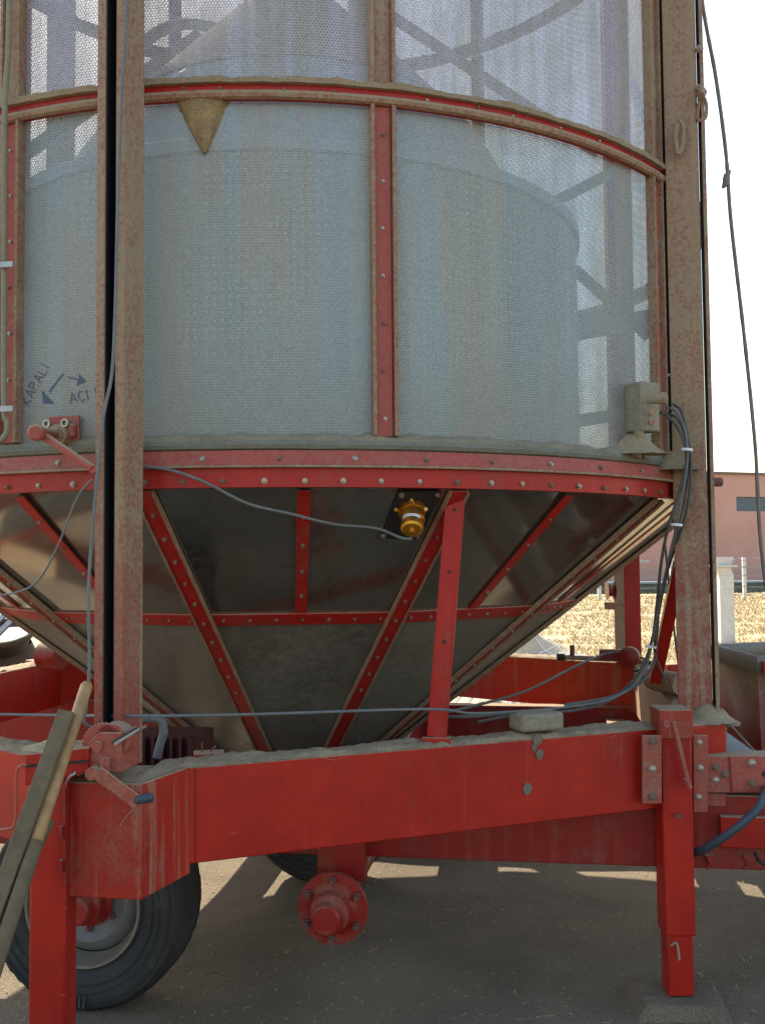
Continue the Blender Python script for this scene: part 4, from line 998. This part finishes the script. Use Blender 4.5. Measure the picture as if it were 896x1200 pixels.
fence('fence', [(p2.x+dx*k, 36) for k in range(-2, 6)], 1.55, .12, 'distant line of thin white fence posts and wires before the pink building', (.5, .9, 1.2, 1.45), .010)
# chain-link mesh of the far fence
# ------------------------------------------------------------------ CHANNEL, SHRUBS, BUILDING
M['chan'] = plain('blue_grey_concrete', (.22, .27, .31), .85, 0, 10, .3, .01, .2)
b = MB(); b.box((10, 44, .22), (80, .4, .50)); b.box((10, 43.7, .50), (80, .9, .08)); tag(b.build('water_channel', 'chan', None), 'long blue grey concrete channel between field and pink building', 'channel')
t = NT('dark_hedge_leaves'); M['hedge'] = t.fin(t.bsdf(t.mix(t.noise(2.0, 4), (.045, .060, .028), (.10, .10, .06)), .9))
b = MB(); rnd = random.Random(9)
for k in range(9000):
    x = rnd.uniform(-2, 26); y = 41.8+rnd.uniform(-.5, .5); z = abs(rnd.gauss(0, .16))*(1+.8*noise.noise((x*.8, 1, 1))); s_ = rnd.uniform(.04, .10)
    a1, a2 = rnd.random()*6.28, rnd.uniform(-1, 1)
    v = [Vector((x, y, z)), Vector((x+s_*math.cos(a1), y+s_*.3*math.sin(a1), z+s_*a2)), Vector((x+s_*.4*math.cos(a1+1.2), y+s_*.3, z+s_*.9))]
    f = b.bm.faces.new([b.bm.verts.new(q) for q in v])
tag(b.build('weeds', 'hedge', None), 'low dark green weeds along the far field edge', 'weeds', kind='stuff')
def bld_mat():
    t = NT('salmon_render'); n1 = t.noise(.35, 5, .6); n2 = t.noise(4, 5, .7)
    g = t.n('ShaderNodeSeparateXYZ'); t.t.links.new(t.coord(), g.inputs[0])
    col = t.mix(t.ramp(n1, .35, .65), (.66, .335, .25), (.57, .285, .215))
    col = t.mix(t.math('MULTIPLY', t.ramp(n2, .5, .7), .25), col, (.66, .42, .36))
    z = t.math('ADD', g.outputs[2], t.math('MULTIPLY', t.noise(1.1, 4), .8))
    col = t.mix(t.math('MULTIPLY', t.ramp(z, 1.6, 1.2), .6), col, (.44, .28, .24))
    line = t.math('MULTIPLY', t.ramp(t.math('ABSOLUTE', t.math('SUBTRACT', z, 1.9)), .10, .04), t.ramp(t.noise(2.2, 3), .5, .6))
    col = t.mix(line, col, (.62, .54, .50))
    return t.fin(t.bsdf(col, .9, 0, t.bump(n2, .2, .02)))
M['salmon'] = bld_mat()
bl_ = empty('farm_building', (20, 56, 0)); tag(bl_, 'long pink rendered building with dark strip window beyond the field', 'building')
A_ = W(640, 690, 52); B_ = W(1150, 690, 62)
A2, B2 = Vector((A_.x, 52, 0)), Vector((B_.x, 62, 0)); dv = (B2-A2).normalized(); nv = Vector((dv.y, -dv.x, 0))
htop = W(860, 556, 56).z
def on_wall(px):  # parameter along the wall at a picture column
    d = ray(px, 620); den = d.x*dv.y-d.y*dv.x; s_ = (A2.x*dv.y-A2.y*dv.x)/den; p = d*s_; return (Vector((p.x, p.y, 0))-A2).dot(dv), p.y
b = MB(); L = (B2-A2).length; u0, Y0 = on_wall(863); u1 = u0+9
zt0, zt1_ = W(863, 582, Y0).z, W(863, 599, Y0).z
zt0, zt1_ = max(zt0, zt1_), min(zt0, zt1_)
def wq(u0_, u1_, z0, z1, off=0, th=.3):
    q = [A2+dv*u0_, A2+dv*u1_]; b.prism([Vector((q[0].x, q[0].y, z0))+nv*off, Vector((q[1].x, q[1].y, z0))+nv*off, Vector((q[1].x, q[1].y, z1))+nv*off, Vector((q[0].x, q[0].y, z1))+nv*off], -nv*th)
wq(0, u0, 0, htop); wq(u1, L, 0, htop); wq(u0, u1, 0, zt1_); wq(u0, u1, zt0, htop)
world_part(b, 'wall', 'salmon', bl_)
b = MB(); wq(0, .3, 0, htop, -.3, 15); wq(L-.3, L, 0, htop, -.3, 15); wq(0, L, 0, htop, -15.3, .3); world_part(b, 'wall', 'salmon', bl_)
b = MB(); wq(u0, u1, zt1_, zt0, -.15, .02); wn = world_part(b, 'window', plain('dark_blue_glass', (.05, .09, .13), .15, 0, 5, .05, .001), bl_)
for k in range(8):
    b = MB(); wq(u0+k*9/7-.03, u0+k*9/7+.03, zt1_, zt0, -.10, .04); world_part(b, 'window_bar', 'steel', wn)
b = MB(); wq(u0-.05, u1+.05, zt1_-.10, zt1_-.002, .05, .2); world_part(b, 'sill', 'conc', wn)
for k in range(1, 6):
    b = MB(); uu = L*k/6; wq(uu-.14, uu+.14, 0, htop-.05, .05, .048)
    if not (u0-.2 < uu < u1+.2): world_part(b, 'pilaster', 'salmon', bl_)
b = MB(); wq(-.2, L+.2, htop, htop+.12, .15, 16); world_part(b, 'roof', plain('brown_roof_edge', (.20, .14, .11), .8), bl_)

# ------------------------------------------------------------------ LIGHT
world = bpy.data.worlds.new('World'); scene.world = world; world.use_nodes = True
nt = world.node_tree; nt.nodes.clear()
out = nt.nodes.new('ShaderNodeOutputWorld'); bg = nt.nodes.new('ShaderNodeBackground'); sky = nt.nodes.new('ShaderNodeTexSky')
sky.sky_type = 'NISHITA'; sky.sun_disc = False
SUN_EL, SUN_AZ = D2R(41), D2R(-28)        # azimuth measured from +Y (away from viewer), negative = to the left
sky.sun_elevation = SUN_EL; sky.sun_rotation = SUN_AZ
sky.air_density = 1.5; sky.dust_density = 2.0; sky.ozone_density = .6; sky.altitude = 200
bg.inputs[1].default_value = .14
nt.links.new(sky.outputs[0], bg.inputs[0]); nt.links.new(bg.outputs[0], out.inputs[0])
sd = bpy.data.lights.new('sun', 'SUN'); sd.energy = 4.5; sd.angle = D2R(.5); sd.color = (1, .90, .74)
so_ = bpy.data.objects.new('sun', sd); COL.objects.link(so_)
sv = Vector((math.sin(SUN_AZ)*math.cos(SUN_EL), math.cos(SUN_AZ)*math.cos(SUN_EL), math.sin(SUN_EL)))
so_.rotation_mode = 'QUATERNION'; so_.rotation_quaternion = Vector((0, 0, 1)).rotation_difference(sv); so_.location = (-8, 4, 12)
vs = scene.view_settings; vs.view_transform = 'Standard'; vs.look = 'None'; vs.gamma = 1; vs.use_curve_mapping = False
vs.exposure = 1.3
scene.cycles.max_bounces = 10; scene.cycles.transparent_max_bounces = 16; scene.cycles.use_denoising = True
